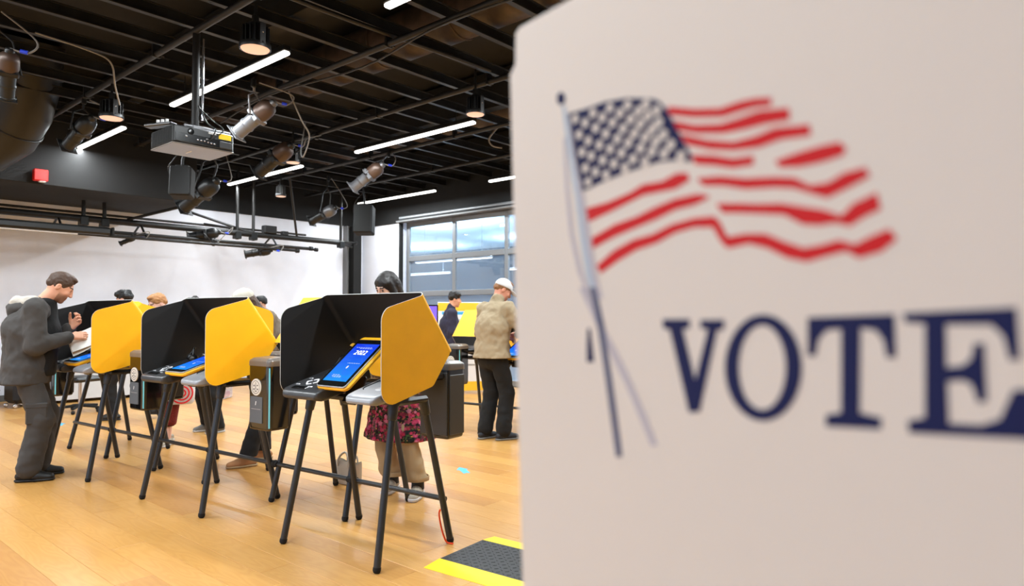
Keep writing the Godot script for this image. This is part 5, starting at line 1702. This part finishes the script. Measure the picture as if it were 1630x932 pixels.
	obj("panel", bx(Vector3(0, 0.82, 0), Vector3(1.25, 1.55, 0.03), 0.004), M.white, ib)
	obj("header", bx(Vector3(0, 1.51, 0.0165), Vector3(1.24, 0.14, 0.002), 0.0006), M.poster_yellow, ib)
	obj("blue_band", bx(Vector3(0, 1.40, 0.0165), Vector3(1.1, 0.05, 0.002), 0.0006), M.poster_blue, ib)
	obj("footer", bx(Vector3(0, 0.13, 0.0165), Vector3(1.24, 0.16, 0.002), 0.0006), M.poster_yellow, ib)
	for k in 7:
		obj("text_line", bx(Vector3(-0.05 + 0.03 * (k % 3), 1.28 - k * 0.13, 0.0165), Vector3(0.95 - 0.1 * (k % 3), 0.03, 0.002), 0.0006), M.trim_silver, ib)
	for s in [-0.5, 0.5]:
		obj("foot", bx(Vector3(s, 0.022, 0), Vector3(0.05, 0.044, 0.4), 0.01), M.alu, ib)
	# monitor on a stand
	var mo := thing("monitor_stand", "flat monitor with purple picture on a stand near the navy jacket", "monitor", turned(-128.0 + 90.0, Vector3(7.25, 0, -8.15)))
	obj("casing", bx(Vector3(0, 1.36, 0), Vector3(0.56, 0.34, 0.04), 0.008), M.bezel, mo)
	obj("screen", bx(Vector3(0, 1.36, 0.0205), Vector3(0.52, 0.30, 0.002), 0.0005), M.monitor_picture, mo)
	obj("pole", rod([Vector3(0, 0.02, -0.02), Vector3(0, 1.3, -0.02)], 0.022, 10), M.fixture_black, mo)
	obj("base", turned_shape([[0.2, 0.0], [0.2, 0.015], [0.03, 0.03]], Transform3D(Basis(), Vector3(0, 0, -0.02)), 20), M.fixture_black, mo)


func floor_things() -> void:
	# mat with yellow edges
	var t := thing("floor_mat", "black anti-fatigue mat with yellow edges on the floor by the cardboard booth", "mat", turned(ROW_TURN, Vector3(2.543, 0, -2.823)))
	obj("mat_body", slab(Vector3(0, 0.0, -0.52), Vector3(1.5, 0.014, -0.13), 0.003), M.mat_black, t)
	var g := Geo.new()
	for e in [[0.0, -0.13, 0.001, 0.014], [-0.64, -0.52, 0.001, 0.014]]:
		g = Geo.new()
		var near: bool = e[0] == 0.0
		var z0: float = e[0]
		var z1: float = e[1]
		var a := Vector3(0, 0.014 if not near else 0.002, z1 if near else z1)
		var lo := 0.002
		var hi := 0.014
		var q0 := [Vector3(-0.0, lo, 0.0 if near else -0.64), Vector3(1.5, lo, 0.0 if near else -0.64), Vector3(1.5, hi, -0.13 if near else -0.52), Vector3(0.0, hi, -0.13 if near else -0.52)]
		g.face(q0, Vector3.UP)
		var q1 := []
		for p in q0:
			q1.append(Vector3(p.x, 0.0, p.z))
		g.face(q1, Vector3.DOWN)
		for i in 4:
			var j := (i + 1) % 4
			g.face([q0[i], q0[j], q1[j], q1[i]], (q0[i] + q0[j]) / 2 - Vector3(0.75, 0.01, -0.06 if near else -0.58))
		obj("yellow_edge", g, M.mat_yellow, t)
	# raised studs of the mat
	var stud := bx(Vector3.ZERO, Vector3(0.022, 0.0022, 0.007), 0.001).mesh()
	for i in 20:
		for j in 11:
			var o := obj("stud", stud, M.mat_black, t)
			o.position = Vector3(0.03 + i * 0.036, 0.0148, -0.155 - j * 0.034)
			o.rotation.y = 0.8 if (i + j) % 2 == 0 else -0.8
	# blue tape on the floor
	var k := 0
	for q in [[Vector3(4.34, 0, -4.30), 62.0, "pale blue tape arrow on the floor right of the nearest station"], [Vector3(2.84, 0, -9.92), 70.0, "pale blue tape strip on the floor behind the hooded man"], [Vector3(3.90, 0, -8.10), 30.0, "small blue tape mark on the floor between two stations"], [Vector3(3.98, 0, -10.2), 62.0, "short blue tape mark near the walking man's shoe"]]:
		var s: float = 1.0 if k < 2 else 0.5
		g = Geo.new()
		var poly := PackedVector2Array([Vector2(-0.12, -0.025), Vector2(0.02, -0.03), Vector2(0.03, -0.055), Vector2(0.13, 0.0), Vector2(0.03, 0.055), Vector2(0.02, 0.03), Vector2(-0.12, 0.035), Vector2(-0.10, 0.0)])
		for i in poly.size():
			poly[i] *= s
		g.extrude(poly, 0.0, 0.0012, Transform3D(Basis(Vector3.UP, deg_to_rad(q[1])) * Basis(Vector3(1, 0, 0), Vector3(0, 0, -1), Vector3(0, 1, 0)), q[0]))
		tag(obj("floor_tape", g, M.tape_blue), q[2], "tape", "blue tape marks")
		k += 1
	# canvas tote bag
	var tb := thing("tote_bag", "cream canvas tote bag on the floor beside the nearest station's legs", "bag", turned(95.0, Vector3(3.40, 0, -4.70)))
	var rings := []
	for e in [[0.0, 0.11, 0.05], [0.006, 0.125, 0.065], [0.08, 0.13, 0.06], [0.15, 0.135, 0.05], [0.175, 0.137, 0.042]]:
		var ring := PackedVector3Array()
		for i in 24:
			var a := TAU * i / 24.0
			var ca := signf(cos(a)) * pow(absf(cos(a)), 0.5)
			var sa := signf(sin(a)) * pow(absf(sin(a)), 0.5)
			ring.append(Vector3(ca * e[1] * (1.0 + 0.03 * sin(a * 5)), e[0] + 0.012 * sin(a * 3.0) * e[0] * 5.0, sa * e[2] * (1.0 + 0.1 * sin(a * 4.0 + e[0] * 20))))
		rings.append(ring)
	g = Geo.new()
	g.loft(rings, true, false)
	obj("bag_body", g, M.canvas, tb)
	obj("pocket", bx(Vector3(0.0, 0.075, 0.066), Vector3(0.15, 0.10, 0.006), 0.002), M.canvas, tb)
	for s in [-1.0, 1.0]:
		g = Geo.new()
		g.curve([Vector3(-0.06, 0.14, s * 0.054), Vector3(-0.055, 0.21, s * 0.045), Vector3(0.0, 0.255, s * 0.03), Vector3(0.055, 0.21, s * 0.045), Vector3(0.06, 0.14, s * 0.054)], 0.009, 6)
		obj("handle", g, M.canvas, tb)
	# white bag with red rings carried by the blond person
	var sb := thing("shopping_bag", "white shopping bag with red rings hanging beside the blond person", "bag", turned(-23.0, Vector3(3.23, 0.43, -7.40)))
	rings = []
	for e in [[0.0, 0.10, 0.03], [0.03, 0.125, 0.05], [0.15, 0.13, 0.045], [0.25, 0.10, 0.02]]:
		var ring := PackedVector3Array()
		for i in 20:
			var a := TAU * i / 20.0
			ring.append(Vector3(cos(a) * e[1], e[0], sin(a) * e[2]))
		rings.append(ring)
	g = Geo.new()
	g.loft(rings, true, false)
	obj("bag_body", g, M.cap_white, sb)
	for e in [0.028, 0.062, 0.096]:
		g = Geo.new()
		var n := 28
		for i in n:
			var a0 := TAU * i / n
			var a1 := TAU * (i + 1) / n
			var q := []
			for w in [[a0, e], [a1, e], [a1, e + 0.016], [a0, e + 0.016]]:
				var x: float = cos(w[0]) * w[1]
				var y: float = 0.12 + sin(w[0]) * w[1]
				q.append(Vector3(x, y, 0.0525 * sqrt(maxf(0.0, 1.0 - pow(x / 0.14, 2.0))) * (1.0 - 0.35 * maxf(0.0, y - 0.15) / 0.1)))
			g.face(q, Vector3(0, 0, 1))
		obj("ring_print", g, M.ink_red, sb)
	for s in [-1.0, 1.0]:
		g = Geo.new()
		g.curve([Vector3(-0.06, 0.22, s * 0.02), Vector3(-0.02, 0.38, 0.0), Vector3(0.02, 0.38, 0.0), Vector3(0.06, 0.22, s * 0.02)], 0.006, 6)
		obj("handle", g, M.cap_white, sb)

# ---------------------------------------------------------------- mesh building
class Geo:
	var v := PackedVector3Array()
	var n := PackedVector3Array()
	var uv := PackedVector2Array()
	var c := PackedColorArray()

	func tri(a: Vector3, b: Vector3, d: Vector3, na := Vector3.ZERO, nb := Vector3.ZERO, nd := Vector3.ZERO) -> void:
		if na == Vector3.ZERO:
			na = (b - a).cross(d - a).normalized()
			nb = na
			nd = na
		v.append(a)
		v.append(d)
		v.append(b)
		n.append(na)
		n.append(nd)
		n.append(nb)

	func face(p: Array, out: Vector3) -> void:
		var q: Array = p
		var nn: Vector3 = (p[1] - p[0]).cross(p[2] - p[0])
		if nn.dot(out) < 0:
			q = p.duplicate()
			q.reverse()
		for i in range(1, q.size() - 1):
			tri(q[0], q[i], q[i + 1])

	func box(cn: Vector3, s: Vector3, bv := 0.004, bs := Basis()) -> void:
		var h := s * 0.5
		bv = minf(bv, 0.45 * minf(s.x, minf(s.y, s.z)))
		var pt := func(sg: Vector3, k: int) -> Vector3:
			var p := Vector3(sg.x * (h.x - bv), sg.y * (h.y - bv), sg.z * (h.z - bv))
			p[k] = sg[k] * h[k]
			return cn + bs * p
		for k in 3:
			var i := (k + 1) % 3
			var j := (k + 2) % 3
			for s0 in [-1.0, 1.0]:
				var q := []
				for e in [[-1, -1], [1, -1], [1, 1], [-1, 1]]:
					var sg := Vector3.ZERO
					sg[k] = s0
					sg[i] = e[0]
					sg[j] = e[1]
					q.append(pt.call(sg, k))
				var o := Vector3.ZERO
				o[k] = s0
				face(q, bs * o)
				for s1 in [-1.0, 1.0]:
					var a := Vector3.ZERO
					a[k] = s0
					a[i] = s1
					var a2 := a
					a[j] = -1
					a2[j] = 1
					face([pt.call(a, k), pt.call(a2, k), pt.call(a2, i), pt.call(a, i)], bs * Vector3(a.x + a2.x, a.y + a2.y, a.z + a2.z))
		for x in [-1.0, 1.0]:
			for y in [-1.0, 1.0]:
				for z in [-1.0, 1.0]:
					var sg := Vector3(x, y, z)
					face([pt.call(sg, 0), pt.call(sg, 1), pt.call(sg, 2)], bs * sg)

	func loft(r: Array, cap0 := true, cap1 := true) -> void:
		var m: int = r[0].size()
		var k := r.size()
		var nn := []
		var sum := 0.0
		for i in k:
			var cen := Vector3.ZERO
			for p in r[i]:
				cen += p
			cen /= m
			var row := PackedVector3Array()
			for j in m:
				var du: Vector3 = r[i][(j + 1) % m] - r[i][(j - 1 + m) % m]
				var dv: Vector3 = r[mini(i + 1, k - 1)][j] - r[maxi(i - 1, 0)][j]
				var q := dv.cross(du)
				if q.length_squared() < 1e-20:
					var pp: Vector3 = r[i][j] - cen
					q = pp * 1e-6
				sum += q.dot(r[i][j] - cen)
				row.append(q.normalized())
			nn.append(row)
		var sg := 1.0 if sum >= 0 else -1.0
		for i in k - 1:
			for j in m:
				var j1 := (j + 1) % m
				var a: Vector3 = r[i][j]
				var b: Vector3 = r[i][j1]
				var cc: Vector3 = r[i + 1][j1]
				var d: Vector3 = r[i + 1][j]
				if a.distance_squared_to(d) < 1e-14 and b.distance_squared_to(cc) < 1e-14:
					continue
				var na: Vector3 = nn[i][j] * sg
				var nb: Vector3 = nn[i][j1] * sg
				var nc: Vector3 = nn[i + 1][j1] * sg
				var nd: Vector3 = nn[i + 1][j] * sg
				if sg > 0:
					tri(a, d, cc, na, nd, nc)
					tri(a, cc, b, na, nc, nb)
				else:
					tri(a, b, cc, na, nb, nc)
					tri(a, cc, d, na, nc, nd)
		if cap0:
			cap(r[0], r[0][0] - r[1][0])
		if cap1:
			cap(r[k - 1], r[k - 1][0] - r[k - 2][0])

	func cap(ring: PackedVector3Array, out: Vector3) -> void:
		var cen := Vector3.ZERO
		for p in ring:
			cen += p
		cen /= ring.size()
		var nn := (ring[1] - ring[0]).cross(cen - ring[0])
		var flip := nn.dot(out) < 0
		for j in ring.size():
			var b := ring[(j + 1) % ring.size()]
			if flip:
				tri(ring[j], cen, b)
			else:
				tri(ring[j], b, cen)

	func tube(p: Array, r: Variant, seg := 10, caps := true) -> void:
		var rings := []
		var side := Vector3.ZERO
		for i in p.size():
			var t: Vector3 = (p[mini(i + 1, p.size() - 1)] - p[maxi(i - 1, 0)]).normalized()
			if side == Vector3.ZERO:
				side = t.cross(Vector3(0.13, 1, 0.07) if absf(t.y) < 0.9 else Vector3(1, 0.1, 0.07)).normalized()
			else:
				side = (side - t * side.dot(t)).normalized()
			var up := t.cross(side)
			var rr: float = r[i] if r is Array else r
			var ring := PackedVector3Array()
			for j in seg:
				var a := TAU * j / seg
				ring.append(p[i] + (side * cos(a) + up * sin(a)) * rr)
			rings.append(ring)
		loft(rings, caps, caps)

	func curve(p: Array, r: float, seg := 6, fine := 6) -> void:
		var q := []
		for i in p.size() - 1:
			var p0: Vector3 = p[maxi(i - 1, 0)]
			var p3: Vector3 = p[mini(i + 2, p.size() - 1)]
			for k in fine:
				var a: Vector3 = p[i]
				q.append(a.cubic_interpolate(p[i + 1], p0, p3, float(k) / fine))
		q.append(p[p.size() - 1])
		tube(q, r, seg)

	# profile: [radius, along] pairs, turned about the y axis of xf; repeat a point for a sharp edge
	func lathe(profile: Array, seg := 20, xf := Transform3D(), caps := true) -> void:
		var rings := []
		for q in profile:
			var ring := PackedVector3Array()
			for j in seg:
				var a := TAU * j / seg
				ring.append(xf * Vector3(q[0] * cos(a), q[1], q[0] * sin(a)))
			rings.append(ring)
		loft(rings, caps, caps)

	# polygon in the xy plane of xf, from z0 to z1, with a chamfer
	func extrude(poly: PackedVector2Array, z0: float, z1: float, xf := Transform3D(), bv := 0.0, smooth := 0.8) -> void:
		var m := poly.size()
		var area := 0.0
		for i in m:
			area += poly[i].cross(poly[(i + 1) % m])
		var p := poly.duplicate()
		if area < 0:
			p.reverse()
		var en := PackedVector2Array()
		for i in m:
			var e := p[(i + 1) % m] - p[i]
			en.append(Vector2(e.y, -e.x).normalized())
		var inset := PackedVector2Array()
		for i in m:
			var a := en[(i - 1 + m) % m]
			var b := en[i]
			var s := a + b
			inset.append(p[i] - s / maxf(0.3, 1.0 + a.dot(b)) * bv)
		var idx := Geometry2D.triangulate_polygon(inset if bv > 0 else p)
		var q := inset if bv > 0 else p
		for t in range(0, idx.size(), 3):
			var a := q[idx[t]]
			var b := q[idx[t + 1]]
			var d := q[idx[t + 2]]
			face([xf * Vector3(a.x, a.y, z1), xf * Vector3(b.x, b.y, z1), xf * Vector3(d.x, d.y, z1)], xf.basis.z * signf(z1 - z0))
			face([xf * Vector3(a.x, a.y, z0), xf * Vector3(b.x, b.y, z0), xf * Vector3(d.x, d.y, z0)], -xf.basis.z * signf(z1 - z0))
		var lo := minf(z0, z1)
		var hi := maxf(z0, z1)
		var lv := [[lo, inset], [lo + bv, p], [hi - bv, p], [hi, inset]] if bv > 0 else [[lo, p], [hi, p]]
		for l in lv.size() - 1:
			var r0: PackedVector2Array = lv[l][1]
			var r1: PackedVector2Array = lv[l + 1][1]
			for i in m:
				var i1 := (i + 1) % m
				var a := xf * Vector3(r0[i].x, r0[i].y, lv[l][0])
				var b := xf * Vector3(r0[i1].x, r0[i1].y, lv[l][0])
				var d := xf * Vector3(r1[i1].x, r1[i1].y, lv[l + 1][0])
				var e := xf * Vector3(r1[i].x, r1[i].y, lv[l + 1][0])
				var n0 := en[i]
				var n1 := en[i]
				if en[(i - 1 + m) % m].dot(en[i]) > smooth:
					n0 = (en[(i - 1 + m) % m] + en[i]).normalized()
				if en[i1].dot(en[i]) > smooth:
					n1 = (en[i1] + en[i]).normalized()
				var tilt := 0.0
				if lv.size() == 4:
					tilt = -1.0 if l == 0 else (1.0 if l == 2 else 0.0)
				var w0 := (xf.basis * Vector3(n0.x, n0.y, tilt)).normalized()
				var w1 := (xf.basis * Vector3(n1.x, n1.y, tilt)).normalized()
				tri(a, b, d, w0, w1, w1)
				tri(a, d, e, w0, w1, w0)

	func ball(cn: Vector3, r: Vector3, seg := 14, rings := 8, bs := Basis()) -> void:
		var rr := []
		for i in rings + 1:
			var a := PI * (i + 0.02 if i == 0 else (i - 0.02 if i == rings else float(i))) / rings
			var ring := PackedVector3Array()
			for j in seg:
				var b := TAU * j / seg
				ring.append(cn + bs * Vector3(r.x * sin(a) * cos(b), r.y * cos(a), r.z * sin(a) * sin(b)))
			rr.append(ring)
		loft(rr)

	func mesh(m: ArrayMesh = null) -> ArrayMesh:
		if m == null:
			m = ArrayMesh.new()
		var a := []
		a.resize(Mesh.ARRAY_MAX)
		a[Mesh.ARRAY_VERTEX] = v
		a[Mesh.ARRAY_NORMAL] = n
		if uv.size() == v.size():
			a[Mesh.ARRAY_TEX_UV] = uv
		if c.size() == v.size():
			a[Mesh.ARRAY_COLOR] = c
		m.add_surface_from_arrays(Mesh.PRIMITIVE_TRIANGLES, a)
		return m


# ---------------------------------------------------------------- smooth bodies: distances to tapered bones, meshed as surface nets
class Body:
	var prims := []
	var planes := []
	var noise: FastNoiseLite
	var amp := 0.0
	var stretch := Vector3.ONE

	# a bone from a to b; along the axis w the radius is f times as large
	func bone(a: Vector3, b: Vector3, ra: float, rb: float, k := 0.02, w := Vector3.ZERO, f := 1.0) -> void:
		prims.append([0, a, b, ra, rb, k, w, f])

	func lump(cn: Vector3, r: Vector3, bs := Basis(), k := 0.01) -> void:
		prims.append([1, cn, r, bs.orthonormalized().inverse(), 0.0, k, Vector3.ZERO, 1.0])

	func dent(cn: Vector3, r: Vector3, bs := Basis(), k := 0.01) -> void:
		prims.append([2, cn, r, bs.orthonormalized().inverse(), 0.0, k, Vector3.ZERO, 1.0])

	# keeps what lies on the side the normal points to
	func keep(p: Vector3, nn: Vector3) -> void:
		planes.append([p, nn.normalized()])

	func build(g: Geo, cell: float, tint: Variant = null) -> void:
		var lo := Vector3(1e9, 1e9, 1e9)
		var hi := -lo
		var ext := []
		for q in prims:
			var a: Vector3 = q[1]
			var l: Vector3
			var h: Vector3
			if q[0] == 0:
				var b: Vector3 = q[2]
				var m: float = maxf(q[3], q[4]) * maxf(1.0, q[7])
				var mm := Vector3(m, m, m)
				l = a.min(b) - mm
				h = a.max(b) + mm
			else:
				var rr: Vector3 = q[2]
				var m: float = maxf(rr.x, maxf(rr.y, rr.z))
				l = a - Vector3(m, m, m)
				h = a + Vector3(m, m, m)
			ext.append([l, h])
			if q[0] != 2:
				lo = lo.min(l)
				hi = hi.max(h)
		var pad := cell * 3.0 + amp
		lo -= Vector3(pad, pad, pad)
		hi += Vector3(pad, pad, pad)
		var nx := int((hi.x - lo.x) / cell) + 2
		var ny := int((hi.y - lo.y) / cell) + 2
		var nz := int((hi.z - lo.z) / cell) + 2
		var data := PackedFloat32Array()
		data.resize(nx * ny * nz)
		data.fill(9.0)
		for pi in prims.size():
			var q: Array = prims[pi]
			var kind: int = q[0]
			var k: float = q[5]
			var mg := k + pad
			var l: Vector3 = (ext[pi][0] - lo - Vector3(mg, mg, mg)) / cell
			var h: Vector3 = (ext[pi][1] - lo + Vector3(mg, mg, mg)) / cell
			var x0 := clampi(int(l.x), 0, nx - 1)
			var x1 := clampi(int(h.x) + 1, 0, nx - 1)
			var y0 := clampi(int(l.y), 0, ny - 1)
			var y1 := clampi(int(h.y) + 1, 0, ny - 1)
			var z0 := clampi(int(l.z), 0, nz - 1)
			var z1 := clampi(int(h.z) + 1, 0, nz - 1)
			var a: Vector3 = q[1]
			var ab := Vector3.ZERO
			var il := 0.0
			var ra := 0.0
			var dr := 0.0
			var w: Vector3 = q[6]
			var wf: float = 1.0 - 1.0 / float(q[7])
			var flat := w != Vector3.ZERO
			var inv := Basis()
			var ir := Vector3.ONE
			var rmin := 0.0
			if kind == 0:
				ab = q[2] - a
				il = 1.0 / maxf(ab.length_squared(), 1e-9)
				ra = q[3]
				dr = q[4] - ra
			else:
				var rr: Vector3 = q[2]
				ir = Vector3(1.0 / rr.x, 1.0 / rr.y, 1.0 / rr.z)
				rmin = minf(rr.x, minf(rr.y, rr.z))
				inv = q[3]
			for z in range(z0, z1 + 1):
				for y in range(y0, y1 + 1):
					var at := (z * ny + y) * nx + x0
					var p := Vector3(lo.x + x0 * cell, lo.y + y * cell, lo.z + z * cell) - a
					for x in range(x0, x1 + 1):
						var d: float
						if kind == 0:
							var t := clampf(p.dot(ab) * il, 0.0, 1.0)
							var e := p - ab * t
							if flat:
								e -= w * (e.dot(w) * wf)
							d = e.length() - ra - dr * t
						else:
							var e := inv * p
							var sc := (e * ir).length()
							d = (sc - 1.0) * (rmin if sc < 0.01 else e.length() / sc)
						var o := data[at]
						if kind == 2:
							d = -d
							var hh := maxf(k - absf(d - o), 0.0) / k
							data[at] = maxf(d, o) + hh * hh * k * 0.25
						else:
							var hh := maxf(k - absf(d - o), 0.0) / k
							data[at] = minf(d, o) - hh * hh * k * 0.25
						at += 1
						p.x += cell
		if noise or planes:
			var at := 0
			for z in nz:
				for y in ny:
					for x in nx:
						var o := data[at]
						if o < 0.2:
							var p := Vector3(lo.x + x * cell, lo.y + y * cell, lo.z + z * cell)
							if noise and absf(o) < 0.04 + amp:
								o += amp * noise.get_noise_3d(p.x * stretch.x, p.y * stretch.y, p.z * stretch.z)
							for pl in planes:
								var pp: Vector3 = pl[0]
								var pn: Vector3 = pl[1]
								o = maxf(o, -(p - pp).dot(pn))
							data[at] = o
						at += 1
		# surface nets
		var vid := PackedInt32Array()
		vid.resize(nx * ny * nz)
		vid.fill(-1)
		var vs := PackedVector3Array()
		var cells := PackedInt32Array()
		var sy := nx
		var sz := nx * ny
		var off := [0, 1, sy, sy + 1, sz, sz + 1, sz + sy, sz + sy + 1]
		var lim := cell * 4.0
		for z in nz - 1:
			for y in ny - 1:
				var at := z * sz + y * sy
				for x in nx - 1:
					var o := data[at]
					if o < lim and o > -lim:
						var d0 := o
						var d1 := data[at + 1]
						var d2 := data[at + sy]
						var d3 := data[at + sy + 1]
						var d4 := data[at + sz]
						var d5 := data[at + sz + 1]
						var d6 := data[at + sz + sy]
						var d7 := data[at + sz + sy + 1]
						var mask := int(d0 < 0) + int(d1 < 0) + int(d2 < 0) + int(d3 < 0) + int(d4 < 0) + int(d5 < 0) + int(d6 < 0) + int(d7 < 0)
						if mask > 0 and mask < 8:
							var s := Vector3.ZERO
							var cnt := 0
							if (d0 < 0) != (d1 < 0):
								s += Vector3(d0 / (d0 - d1), 0, 0)
								cnt += 1
							if (d2 < 0) != (d3 < 0):
								s += Vector3(d2 / (d2 - d3), 1, 0)
								cnt += 1
							if (d4 < 0) != (d5 < 0):
								s += Vector3(d4 / (d4 - d5), 0, 1)
								cnt += 1
							if (d6 < 0) != (d7 < 0):
								s += Vector3(d6 / (d6 - d7), 1, 1)
								cnt += 1
							if (d0 < 0) != (d2 < 0):
								s += Vector3(0, d0 / (d0 - d2), 0)
								cnt += 1
							if (d1 < 0) != (d3 < 0):
								s += Vector3(1, d1 / (d1 - d3), 0)
								cnt += 1
							if (d4 < 0) != (d6 < 0):
								s += Vector3(0, d4 / (d4 - d6), 1)
								cnt += 1
							if (d5 < 0) != (d7 < 0):
								s += Vector3(1, d5 / (d5 - d7), 1)
								cnt += 1
							if (d0 < 0) != (d4 < 0):
								s += Vector3(0, 0, d0 / (d0 - d4))
								cnt += 1
							if (d1 < 0) != (d5 < 0):
								s += Vector3(1, 0, d1 / (d1 - d5))
								cnt += 1
							if (d2 < 0) != (d6 < 0):
								s += Vector3(0, 1, d2 / (d2 - d6))
								cnt += 1
							if (d3 < 0) != (d7 < 0):
								s += Vector3(1, 1, d3 / (d3 - d7))
								cnt += 1
							vid[at] = vs.size()
							cells.append(at)
							vs.append(lo + (Vector3(x, y, z) + s / cnt) * cell)
					at += 1
		var tris := PackedInt32Array()
		for ci in cells.size():
			var at := cells[ci]
			var x := at % nx
			var y := (at / nx) % ny
			var z := at / sz
			var ins := data[at] < 0
			if y > 0 and z > 0 and ins != (data[at + 1] < 0):
				_quad(tris, vid[at], vid[at - sy], vid[at - sy - sz], vid[at - sz], ins)
			if x > 0 and z > 0 and ins != (data[at + sy] < 0):
				_quad(tris, vid[at], vid[at - sz], vid[at - sz - 1], vid[at - 1], ins)
			if x > 0 and y > 0 and ins != (data[at + sz] < 0):
				_quad(tris, vid[at], vid[at - 1], vid[at - 1 - sy], vid[at - sy], ins)
		var ns := PackedVector3Array()
		ns.resize(vs.size())
		for t in range(0, tris.size(), 3):
			var a := vs[tris[t]]
			var nn := (vs[tris[t + 1]] - a).cross(vs[tris[t + 2]] - a)
			for e in 3:
				ns[tris[t + e]] += nn
		for i in ns.size():
			ns[i] = ns[i].normalized()
		var cs := PackedColorArray()
		if tint != null:
			for p in vs:
				cs.append(tint.call(p))
		for t in range(0, tris.size(), 3):
			var i0 := tris[t]
			var i1 := tris[t + 1]
			var i2 := tris[t + 2]
			g.tri(vs[i0], vs[i1], vs[i2], ns[i0], ns[i1], ns[i2])
			if tint != null:
				g.c.append(cs[i0])
				g.c.append(cs[i2])
				g.c.append(cs[i1])

	func _quad(t: PackedInt32Array, a: int, b: int, cc: int, d: int, ins: bool) -> void:
		if a < 0 or b < 0 or cc < 0 or d < 0:
			return
		if not ins:
			for i in [a, d, cc, a, cc, b]:
				t.append(i)
		else:
			for i in [a, b, cc, a, cc, d]:
				t.append(i)
